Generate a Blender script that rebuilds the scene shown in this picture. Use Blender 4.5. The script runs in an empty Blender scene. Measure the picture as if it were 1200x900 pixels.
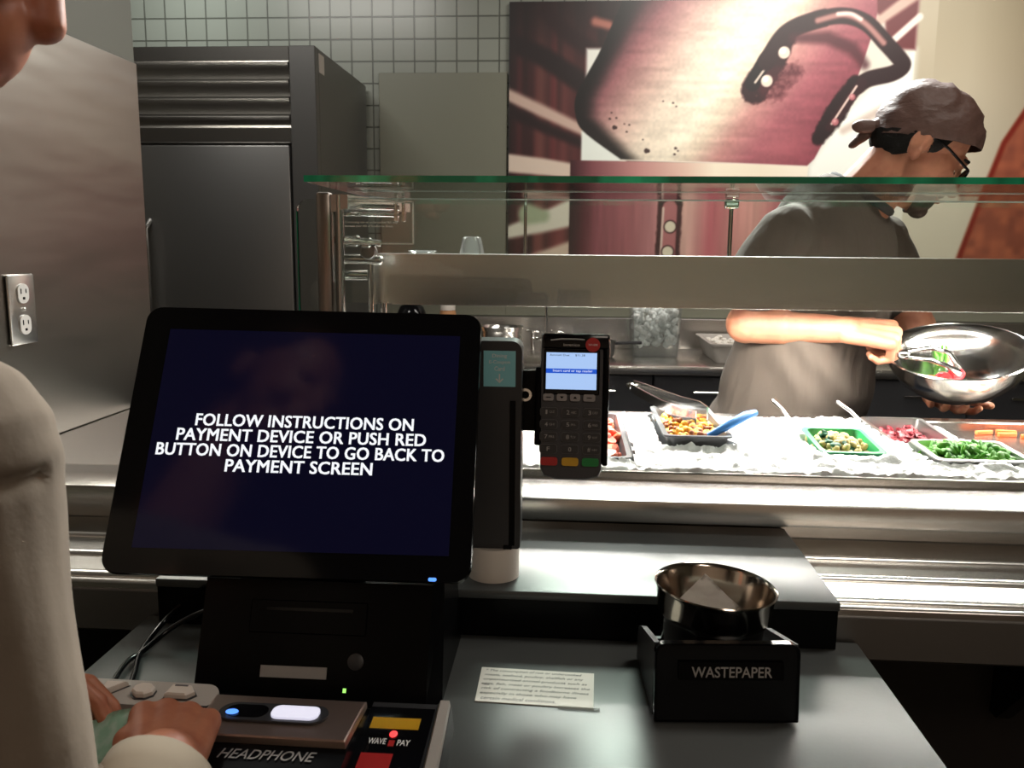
import bpy, bmesh, math, random
import numpy as np
from mathutils import Vector, Matrix, noise

random.seed(7)
SC = bpy.context.scene
COL = SC.collection
PI = math.pi

# ------------------------------------------------------------------ camera
cam_d = bpy.data.cameras.new('camera')
cam_d.sensor_width = 36.0
cam_d.lens = 30.0
cam_d.clip_start = 0.02
cam_d.dof.use_dof = True
cam_d.dof.focus_distance = 1.15
cam_d.dof.aperture_fstop = 17.0
cam = bpy.data.objects.new('camera', cam_d)
COL.objects.link(cam)
cam.matrix_world = (Matrix.Translation((0, 0, 1.36))
                    @ Matrix.Rotation(math.radians(3.9), 4, 'Z')
                    @ Matrix.Rotation(math.radians(90 - 9.05), 4, 'X')
                    @ Matrix.Rotation(math.radians(0.51), 4, 'Z'))
SC.camera = cam

# ------------------------------------------------------------------ light
SC.view_settings.view_transform = 'Standard'
SC.view_settings.look = 'None'
SC.view_settings.exposure = 0.0
SC.view_settings.gamma = 1.0
SC.view_settings.use_curve_mapping = False
world = bpy.data.worlds.new('world')
SC.world = world
world.use_nodes = True
world.node_tree.nodes['Background'].inputs[0].default_value = (1.0, 0.93, 0.82, 1)
world.node_tree.nodes['Background'].inputs[1].default_value = 0.02


def area(name, loc, target, w, h, power, color, spread=180):
    d = bpy.data.lights.new(name, 'AREA')
    d.shape = 'RECTANGLE'
    d.size, d.size_y = w, h
    d.energy = power
    d.color = color
    d.spread = math.radians(spread)
    o = bpy.data.objects.new(name, d)
    COL.objects.link(o)
    o.location = loc
    o.rotation_euler = (Vector(target) - Vector(loc)).to_track_quat('-Z', 'Y').to_euler()
    return o


area('mural_wash_light', (1.1, 3.0, 2.9), (1.05, 4.0, 1.7), 1.7, 0.25, 19, (1.0, 0.95, 0.87), 110)
area('fridge_downlight', (-1.75, 3.45, 2.92), (-1.72, 4.0, 2.3), 0.3, 0.2, 2.4, (0.92, 1.0, 0.97), 100)
area('aisle_ceiling_light', (-1.35, 2.35, 2.9), (-1.35, 3.2, 1.7), 0.9, 0.15, 15, (1.0, 0.97, 0.9))
area('kitchen_ceiling_light', (0.45, 3.1, 2.8), (0.2, 0.9, 0.95), 0.9, 0.35, 60, (0.97, 1.0, 0.96), 90)
area('lobby_ceiling_light', (1.0, -1.3, 2.9), (0.2, 0.4, 1.2), 0.8, 0.6, 14, (1.0, 0.86, 0.72))


area('added_serving_fill', (0.95, 1.25, 2.9), (0.85, 1.7, 1.2), 0.6, 0.4, 15, (1.0, 0.94, 0.85))  # fill lamp added to brighten the cook, the bowl and the counter


# ------------------------------------------------------------------ materials
def lin(c):
    c = c / 255.0
    return c / 12.92 if c <= 0.04045 else ((c + 0.055) / 1.055) ** 2.4


def rgb(r, g, b):
    return (lin(r), lin(g), lin(b), 1.0)


def mat(name, col, rough=0.5, metal=0.0, spec=0.5, emit=None, estr=1.0, bump=None, vary=None, coat=0.0, sss=0.0):
    """bump=(scale xyz, strength, distance), vary=(scale xyz, second colour, low, high)"""
    m = bpy.data.materials.new(name)
    m.use_nodes = True
    nt = m.node_tree
    p = nt.nodes['Principled BSDF']
    p.inputs['Base Color'].default_value = col
    p.inputs['Roughness'].default_value = rough
    p.inputs['Metallic'].default_value = metal
    p.inputs['Specular IOR Level'].default_value = spec
    p.inputs['Coat Weight'].default_value = coat
    p.inputs['Coat Roughness'].default_value = 0.05
    if sss:
        p.inputs['Subsurface Weight'].default_value = sss
        p.inputs['Subsurface Radius'].default_value = (0.012, 0.005, 0.003)
    if emit:
        p.inputs['Emission Color'].default_value = emit
        p.inputs['Emission Strength'].default_value = estr
    if bump or vary:
        tc = nt.nodes.new('ShaderNodeNewGeometry')
        def tex(sc, detail=3):
            mp = nt.nodes.new('ShaderNodeMapping')
            mp.inputs['Scale'].default_value = sc
            nt.links.new(tc.outputs['Position'], mp.inputs['Vector'])
            n = nt.nodes.new('ShaderNodeTexNoise')
            n.inputs['Scale'].default_value = 1.0
            n.inputs['Detail'].default_value = detail
            nt.links.new(mp.outputs[0], n.inputs['Vector'])
            return n.outputs['Fac']
        if bump:
            b = nt.nodes.new('ShaderNodeBump')
            b.inputs['Strength'].default_value = bump[1]
            b.inputs['Distance'].default_value = bump[2]
            nt.links.new(tex(bump[0]), b.inputs['Height'])
            nt.links.new(b.outputs[0], p.inputs['Normal'])
        if vary:
            r = nt.nodes.new('ShaderNodeMapRange')
            r.inputs[1].default_value = vary[2]
            r.inputs[2].default_value = vary[3]
            nt.links.new(tex(vary[0]), r.inputs[0])
            x = nt.nodes.new('ShaderNodeMix')
            x.data_type = 'RGBA'
            x.inputs[6].default_value = col
            x.inputs[7].default_value = vary[1]
            nt.links.new(r.outputs[0], x.inputs[0])
            nt.links.new(x.outputs[2], p.inputs['Base Color'])
    return m


def glass_mat(name, tint, gloss=1.0, ior=1.5, painted_light=0.0):
    """thin sheet glass: clear with fresnel reflection"""
    m = bpy.data.materials.new(name)
    m.use_nodes = True
    nt = m.node_tree
    nt.nodes.remove(nt.nodes['Principled BSDF'])
    out = nt.nodes['Material Output']
    t = nt.nodes.new('ShaderNodeBsdfTransparent')
    t.inputs[0].default_value = tint
    g = nt.nodes.new('ShaderNodeBsdfGlossy')
    g.inputs['Roughness'].default_value = 0.02
    f = nt.nodes.new('ShaderNodeFresnel')
    f.inputs[0].default_value = ior
    mu = nt.nodes.new('ShaderNodeMath')
    mu.operation = 'MULTIPLY'
    mu.inputs[1].default_value = gloss
    mx = nt.nodes.new('ShaderNodeMixShader')
    nt.links.new(f.outputs[0], mu.inputs[0])
    nt.links.new(mu.outputs[0], mx.inputs[0])
    nt.links.new(t.outputs[0], mx.inputs[1])
    nt.links.new(g.outputs[0], mx.inputs[2])
    last = mx.outputs[0]
    if painted_light:  # white mixed in to stand for light caught in the glass edges
        df = nt.nodes.new('ShaderNodeBsdfTranslucent')
        df.inputs[0].default_value = (0.9, 0.93, 0.92, 1)
        dd = nt.nodes.new('ShaderNodeBsdfDiffuse')
        dd.inputs[0].default_value = (0.9, 0.93, 0.92, 1)
        ma = nt.nodes.new('ShaderNodeMixShader')
        ma.inputs[0].default_value = 0.5
        nt.links.new(dd.outputs[0], ma.inputs[1])
        nt.links.new(df.outputs[0], ma.inputs[2])
        mb_ = nt.nodes.new('ShaderNodeMixShader')
        mb_.inputs[0].default_value = painted_light
        nt.links.new(last, mb_.inputs[1])
        nt.links.new(ma.outputs[0], mb_.inputs[2])
        last = mb_.outputs[0]
    nt.links.new(last, out.inputs[0])
    return m


M = {}
M['steel'] = mat('brushed_steel', (0.60, 0.58, 0.55, 1), 0.27, 1.0, bump=((3, 300, 300), 0.08, 0.001))
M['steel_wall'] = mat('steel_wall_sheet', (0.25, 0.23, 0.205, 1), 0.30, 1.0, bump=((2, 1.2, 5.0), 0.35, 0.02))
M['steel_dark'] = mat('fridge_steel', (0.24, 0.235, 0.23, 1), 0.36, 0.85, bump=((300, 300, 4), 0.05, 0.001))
M['steel_bright'] = mat('polished_steel', (0.75, 0.74, 0.72, 1), 0.12, 1.0)
M['bowl_steel'] = mat('bowl_steel', (0.70, 0.68, 0.65, 1), 0.16, 1.0)
M['bronze_steel'] = mat('worn_steel', (0.55, 0.49, 0.43, 1), 0.14, 1.0)
M['post'] = mat('bronzed_post', (0.33, 0.29, 0.26, 1), 0.35, 1.0)
M['slab'] = mat('black_stone', (0.060, 0.066, 0.067, 1), 0.31, 0, 0.6, bump=((60, 60, 60), 0.03, 0.002))
M['counter'] = mat('charcoal_laminate', (0.085, 0.09, 0.088, 1), 0.36, 0, 0.5, bump=((220, 220, 220), 0.05, 0.001))
M['void'] = mat('dark_base_panel', (0.012, 0.009, 0.008, 1), 0.6)
M['black'] = mat('black_plastic', (0.003, 0.003, 0.0035, 1), 0.25, 0, 0.08)
M['black_gloss'] = mat('black_gloss_bezel', (0.004, 0.004, 0.005, 1), 0.12, 0, 0.25)
M['dark'] = mat('dark_grey_plastic', (0.030, 0.030, 0.033, 1), 0.42)
M['term'] = mat('terminal_plastic', (0.045, 0.045, 0.053, 1), 0.40)
M['key'] = mat('number_key', (0.030, 0.030, 0.034, 1), 0.35)
M['key_edge'] = mat('key_edge', (0.11, 0.11, 0.115, 1), 0.4)
M['greykey'] = mat('grey_key', (0.33, 0.31, 0.31, 1), 0.45)
M['red'] = mat('red_key', rgb(190, 40, 40), 0.4)
M['yellow'] = mat('yellow_key', rgb(215, 165, 35), 0.4)
M['green'] = mat('green_key', rgb(15, 130, 60), 0.4)
M['white'] = mat('white_plastic', rgb(225, 215, 205), 0.45)
M['offwhite'] = mat('offwhite_plastic', rgb(178, 172, 166), 0.4)
M['paper'] = mat('paper', rgb(235, 230, 222), 0.7)
M['paper_shade'] = mat('grey_napkin_paper', rgb(205, 195, 188), 0.85)
M['ink'] = mat('ink', rgb(95, 92, 96), 0.7)
M['textgrey'] = mat('grey_lettering', rgb(165, 162, 160), 0.5)
M['textsilver'] = mat('silver_lettering', (0.6, 0.56, 0.52, 1), 0.35, 0.7)
M['textwhite'] = mat('white_lettering', rgb(240, 240, 240), 0.5)
M['etch'] = mat('etched_white', rgb(245, 240, 230), 0.8)
M['pale_edge'] = mat('pale_glass_edge', (0.62, 0.68, 0.64, 1), 0.25)
M['teal'] = mat('teal_sticker', rgb(148, 218, 228), 0.5)
M['rose'] = mat('rose_metal', (0.42, 0.31, 0.26, 1), 0.36, 0.9)
M['screen_text'] = mat('screen_white', (0, 0, 0, 1), 0.5, emit=(0.93, 0.95, 1, 1), estr=1.0)
M['lcd'] = mat('lcd_white', (0, 0, 0, 1), 0.3, emit=rgb(170, 200, 245), estr=1.0)
M['lcd_bar'] = mat('lcd_blue', (0, 0, 0, 1), 0.3, emit=rgb(25, 85, 205), estr=1.0)
M['led_blue'] = mat('led_blue', (0, 0, 0, 1), 0.3, emit=(0.10, 0.30, 1, 1), estr=1.6)
M['led_green'] = mat('led_green', (0, 0, 0, 1), 0.3, emit=(0.35, 0.9, 0.15, 1), estr=1.5)
M['led_red'] = mat('led_red', (0, 0, 0, 1), 0.3, emit=(1, 0.05, 0.05, 1), estr=2)
M['led_white'] = mat('led_white', (0.7, 0.7, 0.7, 1), 0.4, emit=(0.80, 0.80, 1, 1), estr=0.75)
M['lamp'] = mat('lamp_diffuser', (0.9, 0.9, 0.9, 1), 0.5, emit=(1.0, 0.97, 0.90, 1), estr=95)
M['glass'] = glass_mat('clear_glass', (0.94, 0.96, 0.94, 1))
M['glass_shelf'] = glass_mat('shelf_glass', (0.80, 0.86, 0.82, 1), 0.7)
M['glass_edge'] = mat('green_edge_painted_glow', (0.0, 0.25, 0.12, 1), 0.10, 0, 0.8, vary=((9, 1, 1), (0.02, 0.92, 0.45, 1), 0.52, 0.68))  # green glass; light piped to the edge is painted as bright patches
M['glassware'] = glass_mat('glassware', (0.97, 0.98, 0.98, 1), 0.7, 1.4, .03)
M['clearbox'] = glass_mat('clear_polycarbonate', (0.98, 0.99, 0.985, 1), 0.7, 1.4, .08)
M['ice'] = mat('crushed_ice', (0.88, 0.89, 0.90, 1), 0.35, bump=((140, 140, 140), 0.5, 0.004))
M['icebox'] = mat('ice_chunks', (0.86, 0.90, 0.89, 1), 0.25, bump=((60, 60, 60), 0.9, 0.01))
M['skin'] = mat('skin', rgb(176, 120, 92), 0.5, sss=0.08, vary=((30, 30, 30), rgb(162, 102, 78), 0.4, 0.7))
M['skin_warm'] = mat('skin_warm', rgb(178, 112, 82), 0.5, sss=0.08, vary=((40, 40, 40), rgb(160, 92, 66), 0.4, 0.7))
M['hair'] = mat('black_hair', (0.008, 0.007, 0.006, 1), 0.8, 0, 0.2, bump=((250, 60, 250), 0.6, 0.004))
M['shirt'] = mat('taupe_tshirt', rgb(72, 63, 55), 0.9, bump=((15, 15, 3.5), 0.55, 0.02))
M['collar'] = mat('black_collar', (0.010, 0.009, 0.009, 1), 0.9)
M['bandana'] = mat('brown_bandana', rgb(84, 58, 50), 0.62, bump=((45, 20, 70), 0.5, 0.008))
M['jeans'] = mat('dark_jeans', rgb(38, 46, 62), 0.9)
M['hoodie'] = mat('grey_sweatshirt', rgb(118, 103, 88), 0.95, bump=((220, 220, 220), 0.12, 0.0015), vary=((12, 12, 12), rgb(106, 92, 78), 0.35, 0.7))
M['cuff'] = mat('cuff_painted_lit', rgb(154, 140, 122), 0.95)  # same cloth as the sweatshirt, stronger light on it put into the colour
M['shoe'] = mat('shoe_rubber', (0.02, 0.02, 0.02, 1), 0.6)
M['beard'] = mat('beard', (0.030, 0.018, 0.013, 1), 0.9, 0, 0.2)
M['tile'] = None


# ------------------------------------------------------------------ mesh builder
class MB:
    def __init__(s, xf=None):
        s.bm = bmesh.new()
        s.xf = xf or Matrix.Identity(4)

    def v(s, p):
        return s.bm.verts.new(p)

    def face(s, vs):
        try:
            return s.bm.faces.new(vs)
        except ValueError:
            return None

    def box(s, x0, x1, y0, y1, z0, z1, bev=0.0, seg=2):
        vs = [s.v((x, y, z)) for z in (z0, z1) for y in (y0, y1) for x in (x0, x1)]
        fs = [(0, 2, 3, 1), (4, 5, 7, 6), (0, 1, 5, 4), (1, 3, 7, 5), (3, 2, 6, 7), (2, 0, 4, 6)]
        faces = [s.face([vs[i] for i in f]) for f in fs]
        if bev > 0:
            es = list({e for f in faces for e in f.edges})
            bmesh.ops.bevel(s.bm, geom=es, offset=bev, segments=seg, affect='EDGES', profile=0.5)
        return s

    def loft(s, rings, closed=True, cap0=True, cap1=True):
        rv = [[s.v(p) for p in r] for r in rings]
        n = len(rv[0])
        for a, b in zip(rv[:-1], rv[1:]):
            for i in range(n if closed else n - 1):
                j = (i + 1) % n
                s.face([a[i], a[j], b[j], b[i]])
        if cap0:
            s.face(list(reversed(rv[0])))
        if cap1:
            s.face(rv[-1])
        return s

    def tube(s, pts, r, n=10, caps=True):
        pts = [Vector(p) for p in pts]
        rr = r if isinstance(r, (list, tuple)) else [r] * len(pts)
        rings = []
        up = None
        for i, p in enumerate(pts):
            d = (pts[min(i + 1, len(pts) - 1)] - pts[max(i - 1, 0)]).normalized()
            if up is None:
                up = d.orthogonal().normalized()
            a = (up - d * up.dot(d)).normalized()
            up = a
            b = d.cross(a)
            rings.append([p + (a * math.cos(2 * PI * k / n) + b * math.sin(2 * PI * k / n)) * rr[i] for k in range(n)])
        return s.loft(rings, True, caps, caps)

    def cap(s, p0, p1, r0, r1=None, n=14):
        """capsule with two radii"""
        r1 = r0 if r1 is None else r1
        p0, p1 = Vector(p0), Vector(p1)
        d = p1 - p0
        L = d.length
        d = d / L if L > 1e-9 else Vector((0, 0, 1))
        a = d.orthogonal().normalized()
        b = d.cross(a)
        rings = []
        prof = [(-math.cos(t) * r0, math.sin(t) * r0) for t in (0.15, 0.5, 0.9, 1.3)] + \
               [(L - math.cos(t) * r1, math.sin(t) * r1) for t in (1.84, 2.24, 2.64, 2.99)]
        for h, q in prof:
            rings.append([p0 + d * h + (a * math.cos(2 * PI * k / n) + b * math.sin(2 * PI * k / n)) * q for k in range(n)])
        return s.loft(rings)

    def ell(s, c, r, rot=None, nu=20, nv=14):
        c = Vector(c)
        rot = rot or Matrix.Identity(3)
        rings = []
        for i in range(1, nv):
            t = PI * i / nv
            rings.append([c + rot @ Vector((r[0] * math.sin(t) * math.cos(2 * PI * k / nu),
                                            r[1] * math.sin(t) * math.sin(2 * PI * k / nu),
                                            -r[2] * math.cos(t))) for k in range(nu)])
        return s.loft(rings)

    def lathe(s, prof, c=(0, 0, 0), n=40, close=False, rot=None):
        rot = rot or Matrix.Identity(3)
        c = Vector(c)
        rings = [[c + rot @ Vector((q * math.cos(2 * PI * k / n), q * math.sin(2 * PI * k / n), h)) for k in range(n)] for q, h in prof]
        if close:
            rings.append(rings[0])
        rv = [[s.v(p) for p in r] for r in (rings[:-1] if close else rings)]
        m = len(rv)
        for i in range(m if close else m - 1):
            a, b = rv[i], rv[(i + 1) % m]
            for k in range(n):
                j = (k + 1) % n
                s.face([a[k], a[j], b[j], b[k]])
        if not close:
            if prof[0][0] > 1e-6:
                s.face(list(reversed(rv[0])))
            if prof[-1][0] > 1e-6:
                s.face(rv[-1])
        return s

    def prism(s, pts, axis, lo, hi):
        """outline pts (2-D) extruded along axis"""
        def P(u, v, w):
            return {'x': (w, u, v), 'y': (u, w, v), 'z': (u, v, w)}[axis]
        return s.loft([[P(u, v, lo) for u, v in pts], [P(u, v, hi) for u, v in pts]])

    def build(s, name, m, parent=None, smooth=False, angle=40):
        bm = s.bm
        bmesh.ops.remove_doubles(bm, verts=bm.verts[:], dist=1e-6)
        bmesh.ops.recalc_face_normals(bm, faces=bm.faces[:])
        bm.transform(s.xf)
        return link_bm(name, bm, m, parent, smooth, angle)


def origin(o):
    p = Vector((0, 0, 0))
    while o:
        p = p + o.location
        o = o.parent
    return p


def link_mesh(name, me, m, parent=None):
    o = bpy.data.objects.new(name, me)
    COL.objects.link(o)
    if m:
        me.materials.clear()
        me.materials.append(m)
    if parent:
        off = origin(parent)
        me.transform(Matrix.Translation(-off))
        o.parent = parent
    return o


def link_bm(name, bm, m, parent=None, smooth=False, angle=40):
    me = bpy.data.meshes.new(name)
    if smooth:
        lim = math.radians(angle)
        for f in bm.faces:
            f.smooth = True
        for e in bm.edges:
            if len(e.link_faces) == 2 and e.calc_face_angle(0) > lim:
                e.smooth = False
    bm.to_mesh(me)
    bm.free()
    return link_mesh(name, me, m, parent)


def thing(name, label, cat, loc=(0, 0, 0), group=None):
    o = bpy.data.objects.new(name, None)
    o.empty_display_size = 0.05
    o.location = loc
    COL.objects.link(o)
    return tag(o, label, cat, group)


def tag(o, label, cat, group=None, kind=None):
    o['label'] = label
    o['category'] = cat
    if group:
        o['group'] = group
    if kind:
        o['kind'] = kind
    return o


def struct(o, label=None, cat=None):
    o['kind'] = 'structure'
    if label:
        o['label'] = label
        o['category'] = cat
    return o


def fuse(mb, name, m, voxel, parent=None, smooth=3, disp=None, cut=None):
    """one continuous surface out of overlapping shapes"""
    bm = mb.bm
    bmesh.ops.recalc_face_normals(bm, faces=bm.faces[:])
    bm.transform(mb.xf)
    me = bpy.data.meshes.new('fuse')
    bm.to_mesh(me)
    bm.free()
    o = bpy.data.objects.new('fuse', me)
    COL.objects.link(o)
    r = o.modifiers.new('r', 'REMESH')
    r.mode = 'VOXEL'
    r.voxel_size = voxel
    if smooth:
        sm = o.modifiers.new('s', 'SMOOTH')
        sm.factor = 0.5
        sm.iterations = smooth
    dg = bpy.context.evaluated_depsgraph_get()
    dg.update()
    out = bpy.data.meshes.new_from_object(o.evaluated_get(dg))
    bpy.data.objects.remove(o)
    if disp or cut:
        b2 = bmesh.new()
        b2.from_mesh(out)
        if disp:
            b2.normal_update()
            for v in b2.verts:
                v.co += v.normal * disp(v.co)
        if cut:
            for p, n in cut:
                bmesh.ops.bisect_plane(b2, geom=b2.verts[:] + b2.edges[:] + b2.faces[:], plane_co=p, plane_no=n, clear_outer=True)
        b2.to_mesh(out)
        b2.free()
    for p in out.polygons:
        p.use_smooth = True
    out.name = name
    return link_mesh(name, out, m, parent)


def text(name, body, width, m, parent, xf, height=None, bold=0.0, space=1.0, heavy=0.0, shear=0.0, extrude=0.0003, kind=None):
    """lettering: body centred at the origin of xf in its local XY plane, scaled to the width and height"""
    cu = bpy.data.curves.new(name, 'FONT')
    cu.body = body
    cu.size = 1.0
    cu.offset = bold
    cu.shear = shear
    cu.space_character = space
    cu.align_x = 'CENTER'
    cu.align_y = 'CENTER'
    cu.resolution_u = 3
    o = bpy.data.objects.new(name, cu)
    COL.objects.link(o)
    dg = bpy.context.evaluated_depsgraph_get()
    dg.update()
    me = bpy.data.meshes.new_from_object(o.evaluated_get(dg))
    bpy.data.objects.remove(o)
    co = np.array([v.co for v in me.vertices])
    lo, hi = co.min(0), co.max(0)
    c = (lo + hi) / 2
    sx = width / (hi[0] - lo[0])
    sy = height / (hi[1] - lo[1]) if height else sx
    me.transform(Matrix.Translation((0, 0, extrude)) @ Matrix.Diagonal((sx, sy, 1, 1)) @ Matrix.Translation((-c[0], -c[1], 0)))
    if heavy:
        bm = bmesh.new()
        for dx, dy in ((0, 0), (heavy, 0), (-heavy, 0), (0, heavy * .6), (0, -heavy * .6), (heavy, heavy * .6), (-heavy, -heavy * .6), (heavy, -heavy * .6), (-heavy, heavy * .6)):
            m2 = me.copy()
            m2.transform(T(dx, dy, 0.00001 * len(bm.verts) / max(1, len(me.vertices))))
            bm.from_mesh(m2)
            bpy.data.meshes.remove(m2)
        bm.to_mesh(me)
        bm.free()
    me.transform(xf)
    return link_mesh(name, me, m, parent)


def rounded(x0, x1, y0, y1, r, n=6):
    """rounded rectangle outline; r = (bl, br, tr, tl) or number"""
    rs = r if isinstance(r, (tuple, list)) else (r,) * 4
    pts = []
    for (cx, cy, a0, q) in ((x0, y0, PI, rs[0]), (x1, y0, 1.5 * PI, rs[1]), (x1, y1, 0, rs[2]), (x0, y1, 0.5 * PI, rs[3])):
        sx = 1 if cx == x0 else -1
        sy = 1 if cy == y0 else -1
        if q <= 0:
            pts.append((cx, cy))
            continue
        for k in range(n + 1):
            a = a0 + 0.5 * PI * k / n
            pts.append((cx + sx * q + q * math.cos(a), cy + sy * q + q * math.sin(a)))
    return pts


def dup(root, loc, label=None, rotz=0.0, group=None, scale=None):
    r = root.copy()
    COL.objects.link(r)
    r.location = loc
    r.rotation_euler = (0, 0, rotz)
    if scale:
        r.scale = scale
    if label:
        r['label'] = label
    if group:
        r['group'] = group
    for ch in list(root.children):
        c = ch.copy()
        COL.objects.link(c)
        c.parent = r
        for g in ch.children:
            d = g.copy()
            COL.objects.link(d)
            d.parent = c
    return r


def T(x, y, z):
    return Matrix.Translation((x, y, z))


def RX(a):
    return Matrix.Rotation(a, 4, 'X')


def RY(a):
    return Matrix.Rotation(a, 4, 'Y')


def RZ(a):
    return Matrix.Rotation(a, 4, 'Z')


#==SETTING==
# ================================================================== THE ROOM
def tile_mat():
    m = bpy.data.materials.new('grey_wall_tile')
    m.use_nodes = True
    nt = m.node_tree
    p = nt.nodes['Principled BSDF']
    g = nt.nodes.new('ShaderNodeNewGeometry')
    sp = nt.nodes.new('ShaderNodeSeparateXYZ')
    nt.links.new(g.outputs['Position'], sp.inputs[0])
    cb = nt.nodes.new('ShaderNodeCombineXYZ')
    ax = nt.nodes.new('ShaderNodeMath'); ax.inputs[1].default_value = 4.759
    az = nt.nodes.new('ShaderNodeMath'); az.inputs[1].default_value = 0.498 + 0.96
    nt.links.new(sp.outputs[0], ax.inputs[0]); nt.links.new(sp.outputs[2], az.inputs[0])
    nt.links.new(ax.outputs[0], cb.inputs[0]); nt.links.new(az.outputs[0], cb.inputs[1])
    b = nt.nodes.new('ShaderNodeTexBrick')
    b.offset = 0.0
    b.squash = 1.0
    b.inputs['Color1'].default_value = rgb(138, 141, 132)
    b.inputs['Color2'].default_value = rgb(132, 135, 126)
    b.inputs['Mortar'].default_value = rgb(84, 85, 78)
    b.inputs['Scale'].default_value = 1.0
    b.inputs['Brick Width'].default_value = 0.096
    b.inputs['Row Height'].default_value = 0.096
    b.inputs['Mortar Size'].default_value = 0.0035
    b.inputs['Mortar Smooth'].default_value = 0.3
    nt.links.new(cb.outputs[0], b.inputs['Vector'])
    nt.links.new(b.outputs['Color'], p.inputs['Base Color'])
    bp = nt.nodes.new('ShaderNodeBump')
    bp.invert = True
    bp.inputs['Distance'].default_value = 0.003
    nt.links.new(b.outputs['Fac'], bp.inputs['Height'])
    nt.links.new(bp.outputs[0], p.inputs['Normal'])
    p.inputs['Roughness'].default_value = 0.28
    return m


M['wall'] = mat('olive_grey_paint', rgb(98, 92, 76), 0.8)
M['wall_dark'] = mat('dark_olive_paint', rgb(64, 59, 45), 0.8)
M['lobby'] = mat('warm_tan_paint', rgb(176, 150, 128), 0.8)
M['floor'] = mat('dark_floor_tile', (0.020, 0.015, 0.013, 1), 0.5, vary=((3, 3, 3), (0.03, 0.02, 0.016, 1), 0.4, 0.6))
M['ceil'] = mat('grey_ceiling_paint', rgb(105, 100, 92), 0.85)
M['panel'] = mat('grey_green_wall_panel', rgb(112, 112, 98), 0.42)
X0, X1, Y0, Y1 = -2.6, 2.7, -2.2, 4.0
struct(MB().box(X0, X1, Y0, Y1, -0.1, 0).build('floor', M['floor']))
struct(MB().box(X0, X1, Y0, Y1, 3.0, 3.1).build('ceiling', M['ceil']))
struct(MB().box(X0 - .1, X1 + .1, Y1, Y1 + .1, 0, 3.0).build('wall_back', tile_mat()))
struct(MB().box(X0 - .1, X0, Y0, Y1, 0, 3.0).build('wall_left', M['wall']))
struct(MB().box(X1, X1 + .1, Y0, Y1, 0, 3.0).build('wall_right', M['wall']))
struct(MB().box(X0 - .1, X1 + .1, Y0 - .1, Y0, 0, 3.0).build('wall_front', M['lobby']))
struct(MB().box(-1.05, -0.925, -0.6, 1.815, 0, 3.0).build('wall_partition', M['wall_dark']))

# stainless cladding on the partition
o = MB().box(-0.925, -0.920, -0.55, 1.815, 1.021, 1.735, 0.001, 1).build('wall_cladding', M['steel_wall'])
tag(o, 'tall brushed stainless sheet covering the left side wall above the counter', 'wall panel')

# duplex outlet
t = thing('power_outlet', 'steel duplex power outlet on the stainless left wall', 'outlet', (-0.920, 1.37, 1.25))
MB().box(-0.9195, -0.914, 1.335, 1.405, 1.193, 1.310, 0.003, 2).build('cover_plate', M['steel'], t, True)
for zc in (1.278, 1.226):
    pts = [(1.37 + 0.0165 * max(-0.86, min(0.86, math.cos(a))) , zc + 0.0165 * math.sin(a)) for a in [2 * PI * k / 28 for k in range(28)]]
    s = MB().prism(pts, 'x', -0.9145, -0.9115).build('socket', M['offwhite'], t)
    s['label'] = 'pale plastic socket face'
    sl = MB()
    for dy, dz, w, h in ((-.0065, .004, .0012, .006), (.0065, .004, .0012, .005), (0, -.008, .003, .003)):
        sl.box(-0.9118, -0.9112, 1.37 + dy - w, 1.37 + dy + w, zc + dz - h / 1.4, zc + dz + h / 1.4)
    sl.build('slots', M['black'], s)
MB().cap((-0.9145, 1.37, 1.252), (-0.9125, 1.37, 1.252), 0.003).build('screw', M['steel_bright'], t, True)

# grey panel beside the mural
o = MB().box(-0.890, -0.306, 3.985, 3.999, 1.047, 2.138, 0.002, 1).build('flush_wall_panel', M['panel'])
tag(o, 'plain grey-green panel on the tiled wall between fridge and mural', 'wall panel')

o = MB().box(-0.306, 2.45, 3.986, 3.999, 1.047, 1.199, 0.002, 1).build('flush_wall_panel', M['panel'])
tag(o, 'low grey-green wall strip under the mural above the back counter', 'wall panel')

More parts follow.
